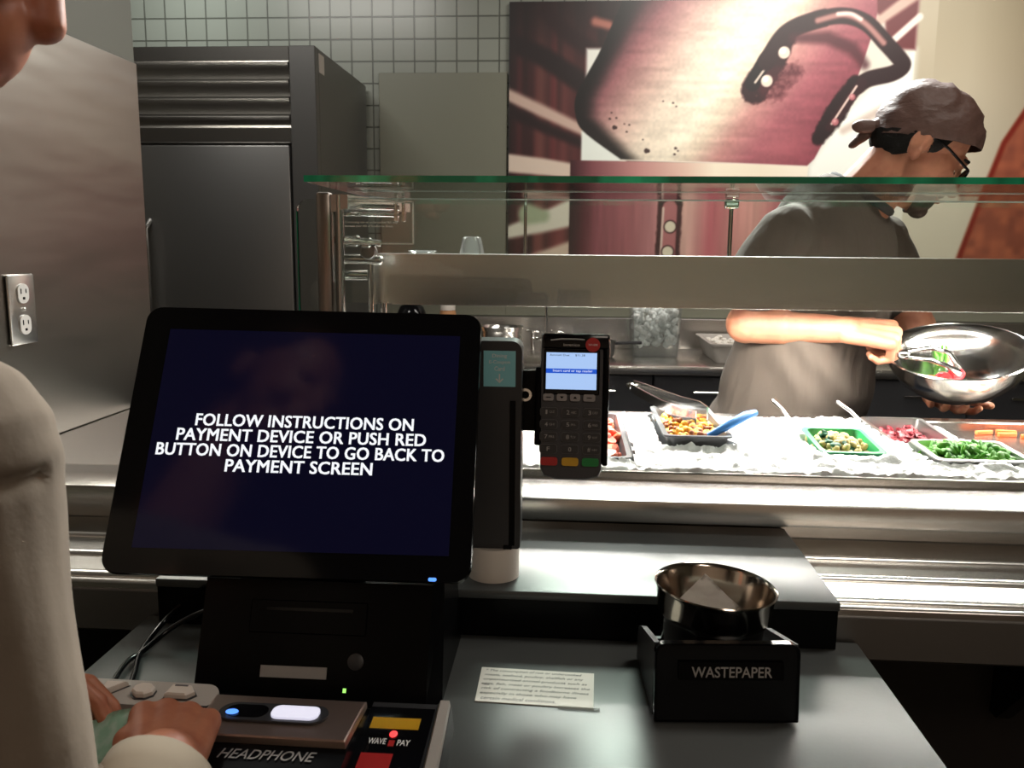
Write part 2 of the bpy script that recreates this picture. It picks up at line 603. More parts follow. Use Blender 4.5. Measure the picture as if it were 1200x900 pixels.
# ------------------------------------------------------------------ the mural
def draw_mural(U, V):
    """picture of copper pots; U, V run over the print in art units"""
    S = lambda a, b, x: np.clip((x - a) / (b - a), 0, 1) ** 2 * (3 - 2 * np.clip((x - a) / (b - a), 0, 1))
    img = np.zeros(U.shape + (3,))

    def ramp(t, stops):
        xs = [q[0] for q in stops]
        return np.stack([np.interp(t, xs, [q[1][k] for q in stops]) for k in range(3)], -1)

    def put(mask, colr):
        nonlocal img
        colr = np.asarray(colr, float)
        img = img * (1 - mask[..., None]) + colr * mask[..., None]

    def poly(pts, soft=1.5):
        pts = np.array(pts, float)
        d = np.full(U.shape, 1e9)
        ins = np.zeros(U.shape, bool)
        for (x0, y0), (x1, y1) in zip(pts, np.roll(pts, -1, 0)):
            ex, ey = x1 - x0, y1 - y0
            tt = np.clip(((U - x0) * ex + (V - y0) * ey) / (ex * ex + ey * ey + 1e-9), 0, 1)
            d = np.minimum(d, np.hypot(U - x0 - tt * ex, V - y0 - tt * ey))
            c = (y0 > V) != (y1 > V)
            ins ^= c & (U < ex * (V - y0) / (ey if abs(ey) > 1e-9 else 1e-9) + x0)
        sd = np.where(ins, -d, d)
        return 1 - S(-soft, soft, sd)

    def stroke(pts, w, soft=1.5):
        d = np.full(U.shape, 1e9)
        w = w if isinstance(w, (list, tuple)) else [w] * len(pts)
        for (x0, y0), (x1, y1), wa, wb in zip(pts[:-1], pts[1:], w[:-1], w[1:]):
            ex, ey = x1 - x0, y1 - y0
            tt = np.clip(((U - x0) * ex + (V - y0) * ey) / (ex * ex + ey * ey + 1e-9), 0, 1)
            d = np.minimum(d, np.hypot(U - x0 - tt * ex, V - y0 - tt * ey) - (wa + (wb - wa) * tt))
        return 1 - S(-soft, soft, d)

    def curve(pts, n=12):
        out = []
        P = [pts[0]] + list(pts) + [pts[-1]]
        for i in range(1, len(P) - 2):
            a, b, c, d = [np.array(q, float) for q in P[i - 1:i + 3]]
            for k in range(n):
                t = k / n
                out.append(tuple(0.5 * (2 * b + (c - a) * t + (2 * a - 5 * b + 4 * c - d) * t * t + (3 * b - a - 3 * c + d) * t ** 3)))
        out.append(tuple(pts[-1]))
        return out

    rng = np.random.default_rng(3)

    def grain(sx, sy):
        gx, gy = np.floor(U / sx), np.floor(V / sy)
        def h(a, b):
            q = np.sin(a * 127.1 + b * 311.7) * 43758.5453
            return q - np.floor(q)
        fx, fy = S(0, 1, U / sx - gx), S(0, 1, V / sy - gy)
        return (h(gx, gy) * (1 - fx) + h(gx + 1, gy) * fx) * (1 - fy) + (h(gx, gy + 1) * (1 - fx) + h(gx + 1, gy + 1) * fx) * fy

    # far wall of the pictured kitchen
    col = ramp(U, [(580, (26, 12, 13)), (625, (48, 24, 25)), (636, (104, 66, 62)), (650, (60, 30, 31)), (664, (95, 55, 54)), (690, (62, 30, 31)), (720, (40, 18, 20)), (1010, (196, 192, 182)), (1076, (206, 204, 196)), (1078, (164, 156, 140)), (1140, (172, 164, 148)), (1300, (140, 128, 110))])
    img = col * (0.55 + 0.9 * grain(7, 400)[..., None] * (U[..., None] < 720) + 0.45 * (U[..., None] >= 720))
    dark = (1 - S(0, 90, V)) * (U < 760)
    put(dark * 0.75, (18, 10, 11))
    lower = (U > 1000) * S(60, 260, V)
    put(lower * 0.5, (205, 202, 190))
    put((U > 1100) * (1 - S(0, 120, V)) * 0.35, (120, 112, 92))
    # slanted slats of the shelf
    put(stroke([(590, 44), (640, 66), (700, 104)], [10, 11, 12], 5), (22, 10, 12))
    put(stroke([(640, 15), (668, 40), (700, 60)], [8, 9, 9], 5), (30, 13, 15))
    put(poly([(690, 56), (708, 56), (706, 72), (690, 100)], 3), (226, 226, 220))
    put(stroke([(700, 26), (716, 30)], [5, 5], 4), (150, 105, 95))
    put(stroke([(590, 106), (640, 128), (690, 150)], [7, 7, 6], 4), (186, 166, 156))
    put(stroke([(590, 124), (640, 146), (690, 166)], [7, 6, 5], 5), (24, 10, 12))
    put(stroke([(590, 187), (640, 192), (676, 197)], [11, 10, 9], 3), (206, 192, 180))
    put(stroke([(590, 212), (676, 214)], [8, 8], 5), (26, 12, 13))
    put(stroke([(590, 272), (640, 258), (676, 246)], [7, 12, 16], 4), (208, 204, 192))
    put(stroke([(622, 248), (640, 250)], [13, 8], 5), (152, 160, 138))
    put(stroke([(620, 305), (650, 298), (676, 292)], [6, 9, 12], 4), (196, 180, 166))
    put(poly([(686, 150), (720, 150), (742, 186), (686, 186)], 2), (228, 232, 226))
    # bright haze right of the pots
    put(poly([(960, 190), (1000, 130), (1040, 90), (1077, 60), (1077, 215), (960, 215)], 8), (224, 226, 220))
    put(stroke([(1000, 150), (1077, 108)], [4, 5], 4), (190, 178, 170))
    put(poly([(1010, 0), (1077, 0), (1077, 60), (1044, 58), (1040, 30)], 3), (84, 42, 44))
    put(stroke([(1030, 30), (1080, -6)], [5, 7], 3), (180, 160, 150))
    put(stroke([(1048, 52), (1079, 24)], [4, 4], 2), (215, 208, 200))
    # lower pot
    t = U + 0.04 * (V - 200)
    lowcol = ramp(t, [(672, (18, 8, 10)), (690, (60, 28, 34)), (712, (118, 74, 80)), (750, (132, 88, 92)), (780, (158, 116, 118)), (800, (196, 168, 158)), (826, (186, 152, 146)), (850, (150, 92, 98)), (880, (172, 130, 126)), (905, (176, 138, 132)), (935, (140, 86, 92)), (970, (120, 70, 76))])
    lowcol = lowcol * (0.93 + 0.14 * grain(4, 60)[..., None])
    put(poly([(673, 208), (962, 208), (972, 330), (673, 330)], 1), lowcol)
    rim = ramp(U, [(672, (46, 22, 26)), (700, (112, 72, 76)), (760, (176, 138, 134)), (815, (206, 182, 170)), (850, (224, 216, 200)), (905, (214, 206, 190)), (962, (220, 214, 202))])
    put(poly([(673, 184), (962, 189), (960, 216), (673, 216)], 1), rim)
    put(stroke([(735, 183.5), (960, 189)], 1.0, 1), (235, 228, 216))
    # upper pot
    out = curve([(742, -20), (728, 12), (708, 56), (690, 88), (678, 112), (679, 134), (690, 152), (735, 183)]) + [(850, 186), (960, 190)] + curve([(968, 182), (984, 150), (1000, 120), (1012, 92), (1030, 20), (1020, -20)])
    pot = poly(out, 1.3)
    tt = U - (892 - 0.72 * V)
    potcol = ramp(tt, [(-240, (14, 7, 9)), (-160, (24, 13, 16)), (-128, (70, 46, 50)), (-100, (134, 96, 98)), (-60, (184, 158, 150)), (-18, (216, 204, 190)), (30, (228, 220, 204)), (58, (208, 194, 178)), (90, (168, 130, 126)), (130, (136, 88, 94)), (180, (112, 64, 72)), (240, (92, 48, 56)), (300, (70, 34, 40))])
    # soft dark band along the curved left edge
    edge = np.clip((U - 679 - np.maximum(0, (112 - V)) * 0.48 - np.maximum(0, V - 134) * 1.1) / 34, 0, 1)
    potcol = potcol * (0.14 + 0.86 * S(0.15, 1.0, edge)[..., None])
    potcol = potcol * (0.93 + 0.14 * grain(26, 5)[..., None]) * (0.96 + 0.08 * grain(3, 3)[..., None])
    put(pot, potcol)
    # glow in the mauve flank under the handle
    put(pot * S(40, 0, np.hypot((U - 935) / 1.6, V - 170)) * 0.25, (176, 120, 122))
    # pits
    for x, y, r in ((726, 146, 2.6), (720, 136, 1.3), (728, 135, 1.1), (741, 151, 1.1), (744, 143, 1.0), (722, 129, .9), (766, 173, 3.0), (801, 170, 1.5), (800, 177, 1.3), (804, 173, .9), (796, 118, 1.1), (800, 122, .9), (784, 116, .8), (761, 160, .8), (738, 142, .8)):
        put(stroke([(x, y), (x + r * .7, y + .2)], [r, r * .7], 1) * 0.9, (40, 26, 26))
    # soot around the handle plate and the handle
    soot = stroke([(893, 103), (915, 70), (930, 48)], [17, 15, 8], 5)
    rag = grain(5, 5) * 0.6 + grain(2.5, 2.5) * 0.4
    put(np.clip(soot * 1.8 - rag * 1.1, 0, 1), (34, 14, 18))
    put(np.clip(stroke([(915, 96), (940, 82)], [22, 10], 8) * 1.2 - rag * .9, 0, 1) * .8, (60, 26, 32))
    put(stroke([(890, 96), (903, 70), (922, 45)], [9, 8, 6], 1.5), (14, 7, 9))
    put(stroke([(893, 95), (930, 42)], [1.4, 1.0], 1), (190, 180, 170))
    hl = curve([(905, 72), (925, 42), (955, 28), (990, 22), (1018, 30), (1042, 52), (1060, 70), (1064, 78), (1052, 86), (1026, 92), (1014, 100)])
    put(stroke(hl, [10] * 30 + [9] * (len(hl) - 30), 1.6), (30, 13, 16))
    put(stroke(curve([(962, 27), (992, 21), (1016, 30), (1040, 52)]), 3.2, 2.5), (150, 116, 112))
    put(stroke(curve([(985, 20), (1000, 20), (1012, 26)]), 2.0, 2), (222, 208, 200))
    put(stroke([(935, 46), (975, 46), (1004, 58), (1020, 76)], [5, 7, 7, 5], 5) * .8, (52, 22, 28))
    put(np.clip(stroke([(1010, 96), (990, 130), (972, 158)], [9, 13, 9], 4) * 1.7 - rag * .9, 0, 1), (24, 10, 13))
    put(stroke([(1018, 96), (1004, 116), (984, 146)], [6, 6, 5], 1.5), (36, 15, 19))
    put(stroke([(1012, 100), (986, 142)], [1.3, 1.3], 1), (196, 180, 172))
    for x, y, r in ((925, 62, 6.8), (906.5, 93.5, 6.8), (1008, 112, 3.6), (990, 140, 4)):
        put(stroke([(x, y), (x + .1, y)], r, 1.2), (206, 196, 184) if r > 5 else (150, 100, 104))
        put(stroke([(x - r * .25, y - r * .3), (x - r * .2, y - r * .3)], r * .45, 2), (244, 240, 230) if r > 5 else (190, 150, 150))
    # riveted strap on the lower pot
    put(np.clip(stroke([(797, 236), (795, 320)], [15, 15], 4) * 1.8 - rag * .8, 0, 1), (44, 20, 24))
    put(stroke([(797, 240), (796, 320)], [9, 9], 1.5), (150, 104, 106))
    put(stroke([(789, 240), (787, 320)], 1.4, 1), (200, 180, 172))
    for x, y in ((798, 262), (796, 292)):
        put(stroke([(x, y), (x + .1, y)], 8.2, 1), (40, 18, 22))
        put(stroke([(x, y), (x + .1, y)], 6.6, 1.2), (206, 198, 182))
    # brick coloured pot at the far right
    put(poly([(1212, 120), (1188, 160), (1166, 232), (1146, 300), (1136, 340), (1280, 340), (1280, 60)], 2), np.stack([112 + 36 * grain(9, 9), 68 + 26 * grain(9, 9), 56 + 18 * grain(9, 9)], -1))
    put(stroke([(1212, 124), (1188, 164), (1166, 234), (1138, 330)], 3.0, 3), (96, 34, 24))
    lum = img.mean(-1, keepdims=True)
    return np.clip(lum + (img - lum) * 1.35, 0, 255)


def mural():
    x0, x1, z0, z1 = -0.295, 2.45, 1.20, 2.432
    nx, nz = 760, 340
    xs, zs = np.linspace(x0, x1, nx), np.linspace(z0, z1, nz)
    XX, ZZ = np.meshgrid(xs, zs)
    img = draw_mural(598 + (XX + 0.29) * 273.6, 4 + (2.43 - ZZ) * 266.5) / 255.0
    img = np.where(img <= 0.04045, img / 12.92, ((img + 0.055) / 1.055) ** 2.4)
    me = bpy.data.meshes.new('mural_print')
    co = np.stack([XX, np.full_like(XX, 3.974), ZZ], -1).reshape(-1, 3)
    idx = np.arange(nx * nz).reshape(nz, nx)
    q = np.stack([idx[:-1, :-1], idx[:-1, 1:], idx[1:, 1:], idx[1:, :-1]], -1).reshape(-1, 4)
    me.vertices.add(len(co)); me.vertices.foreach_set('co', co.ravel())
    me.loops.add(q.size); me.loops.foreach_set('vertex_index', q.ravel().astype(np.int32))
    me.polygons.add(len(q)); me.polygons.foreach_set('loop_start', np.arange(0, q.size, 4, dtype=np.int32))
    me.update()
    ca = me.color_attributes.new('picture', 'FLOAT_COLOR', 'POINT')
    ca.data.foreach_set('color', np.concatenate([img.reshape(-1, 3), np.ones((nx * nz, 1))], 1).ravel().astype(np.float32))
    m = mat('printed_photograph', (1, 1, 1, 1), 0.45)
    nt = m.node_tree
    a = nt.nodes.new('ShaderNodeVertexColor')
    a.layer_name = 'picture'
    nt.links.new(a.outputs[0], nt.nodes['Principled BSDF'].inputs['Base Color'])
    t = thing('mural', 'large wall mural photograph of copper pots with riveted handles behind the cook', 'mural', (1.0, 3.98, 1.8))
    o = link_mesh('print', me, m, t)
    b = MB().box(x0 - .002, x1, 3.975, 3.999, z0, z1 + .002).build('backing_board', M['dark'], t)


mural()

# ------------------------------------------------------------------ fridge
t = thing('upright_fridge', 'tall stainless commercial fridge with louvred top grille', 'fridge', (-1.30, 3.6, 0))
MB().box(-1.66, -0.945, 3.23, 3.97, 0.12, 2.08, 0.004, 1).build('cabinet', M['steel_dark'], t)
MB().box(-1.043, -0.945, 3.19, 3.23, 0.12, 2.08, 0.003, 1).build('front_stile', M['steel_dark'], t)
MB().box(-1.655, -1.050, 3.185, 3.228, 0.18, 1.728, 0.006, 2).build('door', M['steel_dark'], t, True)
MB().tube([(-1.60, 3.19, 1.05), (-1.60, 3.145, 1.08), (-1.60, 3.145, 1.42), (-1.60, 3.19, 1.45)], 0.012).build('handle', M['steel_bright'], t, True)
g = MB()
g.box(-1.655, -1.044, 3.195, 3.228, 2.026, 2.080, 0.002, 1)
g.box(-1.655, -1.044, 3.195, 3.228, 1.738, 1.792, 0.002, 1)
gr = g.build('grille_frame', M['steel'], t)
MB().box(-1.65, -1.048, 3.222, 3.229, 1.79, 2.03).build('grille_back', M['dark'], gr)
for k in range(4):
    z = 2.026 - k * 0.0625
    prof = [(3.224, z + .001), (3.194, z), (3.186, z - .004), (3.183, z - .009), (3.187, z - .012), (3.200, z - .026), (3.212, z - .058), (3.224, z - .060)]
    MB().prism(prof, 'x', -1.652, -1.046).build('louvre', M['steel'], gr, True, 35)
MB().box(-0.945, -0.9435, 3.235, 3.30, 1.995, 2.062).build('rating_label', M['paper'], t)['label'] = 'small white label near the top corner'
MB().box(-1.64, -0.965, 3.25, 3.95, 0.0, 0.12).build('plinth', M['void'], t)

# ------------------------------------------------------------------ back counter
t = thing('back_counter', 'stainless prep counter with dark drawers against the back wall', 'counter', (0.7, 3.7, 0))
MB().box(-0.92, 2.4, 3.375, 3.975, 0.868, 0.905, 0.004, 2).build('worktop', M['steel'], t, True)
MB().box(-0.92, 2.4, 3.955, 3.984, 0.905, 1.046, 0.003, 1).build('backsplash', M['steel'], t)
MB().box(-0.90, 2.38, 3.42, 3.95, 0.10, 0.868).build('carcass', M['black'], t)
MB().box(-0.88, 2.36, 3.47, 3.93, 0.0, 0.10).build('plinth', M['void'], t)
for k in range(8):
    xa = -0.885 + k * 0.4075
    d = MB().box(xa, xa + 0.400, 3.40, 3.42, 0.70, 0.86, 0.003, 1).build('drawer', M['dark'], t)
    MB().box(xa + .155, xa + .255, 3.385, 3.40, 0.792, 0.802, 0.002, 1).build('pull', M['steel_bright'], d)
    d = MB().box(xa, xa + 0.400, 3.40, 3.42, 0.12, 0.69, 0.003, 1).build('door', M['dark'], t)

# tub of ice water on the back counter
t = thing('ice_container', 'square clear tub full of ice on the back counter', 'container', (0.364, 3.75, 0.905))
def sq(h, z, r=.02):
    return [(0.364 + a, 3.75 + b, z) for a, b in rounded(-h, h, -h, h, r)]
MB().loft([sq(.097, .906), sq(.108, 1.14), sq(.112, 1.145), sq(.104, 1.145), sq(.094, .912)], cap0=True, cap1=True).build('tub', M['clearbox'], t, True)
b = MB()
for k in range(170):
    a = [random.uniform(-.085, .085) for _ in range(2)]
    z = random.uniform(.955, 1.115)
    R3 = Matrix.Rotation(random.uniform(0, 3), 3, (random.random(), random.random(), random.random() + .1))
    b.ell((0.364 + a[0], 3.75 + a[1], z), [random.uniform(.008, .022) for _ in range(3)], R3, 7, 5)
i = b.build('ice', M['icebox'], t)
i['kind'] = 'stuff'

# white bus tub
t = thing('food_tub', 'white rectangular food tub with pale contents on the back counter', 'tub', (0.78, 3.65, 0.905))
def rect(x0, x1, y0, y1, z, r=.02):
    return [(a, b, z) for a, b in rounded(x0, x1, y0, y1, r)]
MB().loft([rect(.592, .99, 3.48, 3.87, .906), rect(.572, 1.01, 3.46, 3.89, .975), rect(.562, 1.02, 3.45, 3.90, .980), rect(.562, 1.02, 3.45, 3.90, .986), rect(.580, 1.002, 3.468, 3.882, .986), rect(.600, .982, 3.49, 3.86, .915)]).build('tub', M['offwhite'], t, True)
b = MB()
for k in range(260):
    b.ell((random.uniform(.605, .975), random.uniform(3.49, 3.86), random.uniform(.955, .978)), (.013, .011, .009), None, 6, 4)
c = b.build('contents', M['paper'], t, True)
c['kind'] = 'stuff'

# steel mixing bowl left on the counter
t = thing('mixing_bowl', 'steel bowl on the back counter behind the coupon scanner', 'bowl', (-0.30, 3.70, 0.905))
MB().lathe([(.0, .906), (.045, .907), (.07, .93), (.086, .975), (.094, 1.022), (.098, 1.024), (.095, 1.018), (.082, .975), (.066, .935), (.043, .913), (0, .912)], (-.30, 3.70, 0)).build('shell', M['bowl_steel'], t, True, 60)

# faucet
t = thing('faucet', 'chrome gooseneck faucet with cross handles on the back counter', 'faucet', (-0.11, 3.86, 0.905))
MB().tube([(-.11, 3.86, .905), (-.11, 3.86, 1.10), (-.11, 3.85, 1.16), (-.11, 3.81, 1.19), (-.11, 3.76, 1.18), (-.11, 3.74, 1.14)], 0.006).build('spout', M['steel_bright'], t, True)
MB().cap((-.17, 3.86, .955), (-.06, 3.86, .955), .011).build('mixer_body', M['steel_bright'], t, True)
for x in (-.17, -.06):
    h = MB().tube([(x, 3.86, .955), (x, 3.85, .99)], .008)
    h.cap((x - .024, 3.848, .992), (x + .024, 3.848, .985), .006).cap((x, 3.826, .985), (x, 3.87, .99), .006)
    h.build('cross_handle', M['steel_bright'], t, True)
    MB().cap((x, 3.86, .906), (x, 3.86, .955), .009).build('supply_leg', M['steel_bright'], t, True)

# small pan, dome, bottle at the back
t = thing('sauce_pan', 'small dark round pan on the back counter right of the card terminal', 'pan', (0.14, 3.62, 0.905))
MB().lathe([(0, .906), (.062, .907), (.072, .918), (.076, .975), (.079, .977), (.072, .975), (.068, .92), (0, .914)], (.115, 3.62, 0)).build('body', M['steel_dark'], t, True, 60)
MB().tube([(.19, 3.62, .965), (.22, 3.615, .968), (.30, 3.60, .972)], .007).build('handle', M['dark'], t, True)
o = MB().lathe([(.085, .906), (.088, .93), (.080, 1.00), (.068, 1.06), (.052, 1.10), (.025, 1.118), (0.0, 1.122)], (-.705, 3.75, 0)).build('black_dome_cover', M['black_gloss'], None, True)
tag(o, 'shiny black dome cover on the back counter, just above the display', 'dome cover')
t = thing('squeeze_bottle', 'orange bottle with white cap on the back counter', 'bottle', (-0.545, 3.75, 0.905))
M['orange'] = mat('orange_sauce', rgb(205, 150, 105), 0.45)
MB().lathe([(0, .906), (.035, .907), (.037, .92), (.037, 1.06), (.034, 1.085), (0, 1.087)], (-.543, 3.75, 0)).build('body', M['orange'], t, True)
MB().lathe([(0, 1.086), (.033, 1.087), (.033, 1.122), (.03, 1.127), (0, 1.128)], (-.543, 3.75, 0)).build('cap', M['white'], t, True)
# ================================================================== SERVING COUNTER
t = thing('serving_counter', 'long stainless salad serving counter with a refrigerated well', 'counter', (0.4, 1.4, 0))
CL, CR = -0.919, 2.3
MB().box(CL, CR, 1.138, 1.252, 0.988, 1.020, 0.004, 2).build('front_ledge', M['steel'], t, True)
MB().box(CL, CR, 1.178, 1.20, 0.94, 0.988).build('riser', M['steel'], t)
MB().box(CL, -0.34, 1.250, 1.735, 0.988, 1.020, 0.003, 1).build('side_top', M['steel'], t, True)
w = MB()
w.box(-0.34, CR, 1.250, 1.258, 0.95, 1.031, 0.002, 1)
w.box(-0.34, CR, 1.700, 1.735, 0.95, 1.031, 0.003, 1)
w.box(-0.346, -0.338, 1.250, 1.735, 0.95, 1.031, 0.002, 1)
w.build('well_rim', M['steel'], t, True)
MB().box(-0.34, CR, 1.255, 1.702, 0.945, 0.960).build('well_floor', M['steel'], t)
MB().box(CL, CR, 1.20, 1.73, 0.0, 0.945).build('base_cabinet', M['void'], t)

t = thing('tray_slide', 'ribbed stainless tray slide along the front of the serving counter', 'tray slide', (0.4, 1.05, 0.94))
MB().box(CL, CR, 0.943, 1.178, 0.948, 0.960, 0.003, 1).build('shelf_plate', M['steel'], t, True)
MB().box(CL, CR, 0.943, 0.960, 0.895, 0.950, 0.003, 1).build('front_apron', M['steel_dark'], t)
for y in (0.962, 1.030, 1.100):
    MB().prism([(y + .010 * math.cos(a), .959 + .006 * math.sin(a)) for a in [PI * k / 8 for k in range(9)]], 'x', CL + .004, CR - .004).build('rib', M['steel'], t, True, 60)
for x in (-0.85, 0.62, 1.6):
    MB().prism([(0.955, .948), (1.2, .948), (1.2, .70), (1.18, .70)], 'x', x, x + .02).build('bracket', M['void'], t)

t = thing('raised_shelf', 'black stone shelf laid across the tray slide behind the checkout', 'shelf', (-0.08, 1.05, 0.967))
MB().box(-0.478, 0.304, 0.916, 1.172, 0.9655, 0.976, 0.002, 2).build('slab', M['slab'], t, True)
MB().box(-0.476, 0.302, 0.917, 0.930, 0.921, 0.9655).build('front_skirt', M['black'], t)

# ------------------------------------------------------------------ checkout counter
t = thing('checkout_counter', 'charcoal laminate checkout counter holding the payment kiosk', 'counter', (-0.08, 0.75, 0))
MB().box(-0.500, 0.333, 0.560, 0.940, 0.885, 0.920, 0.003, 2).build('worktop', M['counter'], t, True)
MB().box(-0.48, 0.313, 0.585, 0.935, 0.06, 0.885).build('cabinet', M['void'], t)
MB().box(-0.46, 0.293, 0.62, 0.93, 0.0, 0.06).build('plinth', M['black'], t)

# ------------------------------------------------------------------ crushed ice bed
PANS = []   # footprints the ice makes way for: x0, x1, y0, y1


def pan(name, label, x0, x1, y0, y1, ztop, h, m, cat='pan', taper=.012, group=None, rimw=.006, tilt=0.0):
    cx, cy = (x0 + x1) / 2, (y0 + y1) / 2
    t = thing(name, label, cat, (cx, cy, ztop - h), group)
    xf = T(cx, cy, ztop) @ RX(tilt) @ T(-cx, -cy, -ztop)
    def R(i, z, r=.012):
        return [(a, b, z) for a, b in rounded(x0 + i, x1 - i, y0 + i, y1 - i, r, 4)]
    zb = ztop - h
    MB(xf).loft([R(taper + rimw, zb), R(rimw, ztop - .003), R(0, ztop - .003), R(0, ztop), R(rimw + .002, ztop), R(taper + rimw + .002, zb + .002)]).build('body', m, t, True, 35)
    PANS.append((x0, x1, y0, y1))
    return t, xf


M['pan_black'] = mat('charcoal_pan', rgb(84, 86, 88), 0.4)
M['pan_green'] = mat('green_pan', rgb(38, 150, 92), 0.4)
M['pan_steel'] = mat('pan_steel', (0.62, 0.61, 0.60, 1), 0.3, 1.0)
M['corn'] = mat('yellow_corn', rgb(226, 170, 60), 0.5)
M['bean'] = mat('brown_bean', rgb(150, 84, 46), 0.5)
M['tomato'] = mat('cut_tomato', rgb(214, 84, 58), 0.35, vary=((60, 60, 60), rgb(232, 128, 92), 0.45, 0.65))
M['carrot'] = mat('carrot', rgb(232, 112, 52), 0.5)
M['beet'] = mat('beet_sauce', rgb(104, 16, 28), 0.4)
M['greens'] = mat('green_leaf', rgb(98, 170, 56), 0.5, vary=((50, 50, 50), rgb(62, 128, 40), 0.4, 0.65))
M['cucumber'] = mat('dark_cucumber', rgb(40, 96, 70), 0.5)
M['nut'] = mat('pale_nut', rgb(206, 190, 130), 0.6)
M['mozz'] = mat('white_cheese', rgb(238, 232, 220), 0.5)
M['cherry'] = mat('cherry_tomato', rgb(196, 36, 44), 0.25)
M['blueh'] = mat('blue_handle', rgb(62, 136, 214), 0.4)

pans = {}
pans['tomato'] = pan('food_pan', 'charcoal pan of cut tomatoes behind the card terminal', -0.010, 0.100, 1.300, 1.665, 1.040, .07, M['pan_black'], group='pans in the ice')
pans['redleft'] = pan('food_pan', 'charcoal pan of red pieces showing between coupon scanner and card terminal', -0.230, -0.085, 1.290, 1.510, 1.040, .07, M['pan_black'], group='pans in the ice')
pans['corn'] = pan('food_pan', 'charcoal pan of corn and beans with tongs and a blue handled spoon', 0.158, 0.272, 1.395, 1.665, 1.056, .09, M['pan_black'], group='pans in the ice')
pans['nuts'] = pan('food_pan', 'green pan of nuts and cucumber in the middle of the ice', 0.405, 0.510, 1.365, 1.500, 1.048, .06, M['pan_green'], group='pans in the ice', tilt=.10)
pans['beet'] = pan('food_pan', 'steel pan with a dark red beet smear', 0.556, 0.672, 1.450, 1.655, 1.040, .07, M['pan_steel'], group='pans in the ice', tilt=.06)
pans['greens'] = pan('food_pan', 'steel pan of chopped green leaves at the right front of the ice', 0.566, 0.712, 1.318, 1.436, 1.048, .07, M['pan_steel'], group='pans in the ice', tilt=.06)


def ice_bed():
    x0, x1, y0, y1 = -0.332, 0.90, 1.2585, 1.698
    nx, ny = 310, 110
    bm = bmesh.new()
    g = []
    for j in range(ny):
        row = []
        for i in range(nx):
            x, y = x0 + (x1 - x0) * i / (nx - 1), y0 + (y1 - y0) * j / (ny - 1)
            edge = x - (0.705 + 0.02 * noise.noise((y * 14, 3, 0)) + .22 * (1.615 - y))
            z = 1.033 + 0.006 * noise.noise((x * 14, y * 14, 0)) + 0.006 * noise.noise((x * 60, y * 60, 4)) + .004 * noise.noise((x * 150, y * 150, 7))
            z -= max(0.0, min(1.0, (edge + .02) / .03)) * 0.04
            for (a, b, c, d) in PANS:
                k = max(a - x, x - b, c - y, y - d)
                lim = 0.0015 + .005 * noise.noise((x * 70, y * 70, 1))
                if k < lim:
                    z = 0.950
                elif k < lim + .02:
                    z += .008 * (1 - (k - lim) / .02)
            row.append(bm.verts.new((x, y, max(z, .950) if j else .962)))
        g.append(row)
    for j in range(ny - 1):
        for i in range(nx - 1):
            q = [g[j][i], g[j][i + 1], g[j + 1][i + 1], g[j + 1][i]]
            if max(v.co.z for v in q) > .9505:
                bm.faces.new(q)
    bmesh.ops.delete(bm, geom=[v for v in bm.verts if not v.link_faces], context='VERTS')
    o = link_bm('crushed_ice', bm, M['ice'], None, True, 80)
    tag(o, 'bed of white crushed ice around the food pans', 'ice', None, 'stuff')


ice_bed()
# the bare steel tray right of the ice
o = MB().box(0.90, 1.9, 1.262, 1.698, 1.0, 1.012, 0.002, 1).loft([[(0.69, 1.698, .962), (0.90, 1.698, .962), (0.90, 1.262, .962), (0.76, 1.262, .962)], [(0.69, 1.698, 1.012), (0.90, 1.698, 1.012), (0.90, 1.262, 1.012), (0.76, 1.262, 1.012)]]).build('steel_insert_tray', M['steel'])
tag(o, 'bare steel tray right of the ice with carrot pieces on it', 'tray')


# ------------------------------------------------------------------ food
def pile(n, box_, rr, m, name, parent, xf, flat=1.0, kind='stuff'):
    b = MB(xf)
    x0, x1, y0, y1, z0, z1 = box_
    for k in range(n):
        u, v = random.uniform(-1, 1), random.uniform(-1, 1)
        x, y = (x0 + x1) / 2 + u * (x1 - x0) / 2, (y0 + y1) / 2 + v * (y1 - y0) / 2
        hump = 1 - 0.6 * (u * u + v * v) / 2
        z = z0 + (z1 - z0) * random.uniform(.45, 1) * hump
        R3 = Matrix.Rotation(random.uniform(0, 3), 3, (random.random(), random.random(), random.random() + .1))
        r = rr * random.uniform(.7, 1.25)
        b.ell((x, y, z), (r, r * random.uniform(.6, 1), r * flat * random.uniform(.5, .9)), R3, 7, 5)
    o = b.build(name, m, parent, True, 60)
    return o


def pans_food(key, name, label, n, bx, r, m, cat, flat=1.0):
    t, xf = pans[key]
    o = pile(n, bx, r, m, name, None, xf, flat)
    tag(o, label, cat, None, 'stuff')


def tomato_pieces(bx, n, label, group):
    x0, x1, y0, y1, z0, z1 = bx
    proto = None
    for k in range(n):
        x, y = random.uniform(x0, x1), random.uniform(y0, y1)
        if proto is None:
            b = MB()
            b.ell((0, 0, 0), (.016, .012, .010), None, 14, 9)
            bmesh.ops.bisect_plane(b.bm, geom=b.bm.verts[:] + b.bm.edges[:] + b.bm.faces[:], plane_co=(0, 0, .003), plane_no=(.3, 0, 1), clear_outer=True)
            bmesh.ops.holes_fill(b.bm, edges=b.bm.edges[:])
            proto = b.build('tomato_wedge', M['tomato'], None, True, 45)
            tag(proto, label, 'tomato', group)
            o = proto
        else:
            o = proto.copy()
            COL.objects.link(o)
        o.location = (x, y, random.uniform(z0, z1))
        o.rotation_euler = [random.uniform(-.7, .7), random.uniform(-.7, .7), random.uniform(0, 6)]
        o['label'] = label
        o['group'] = group


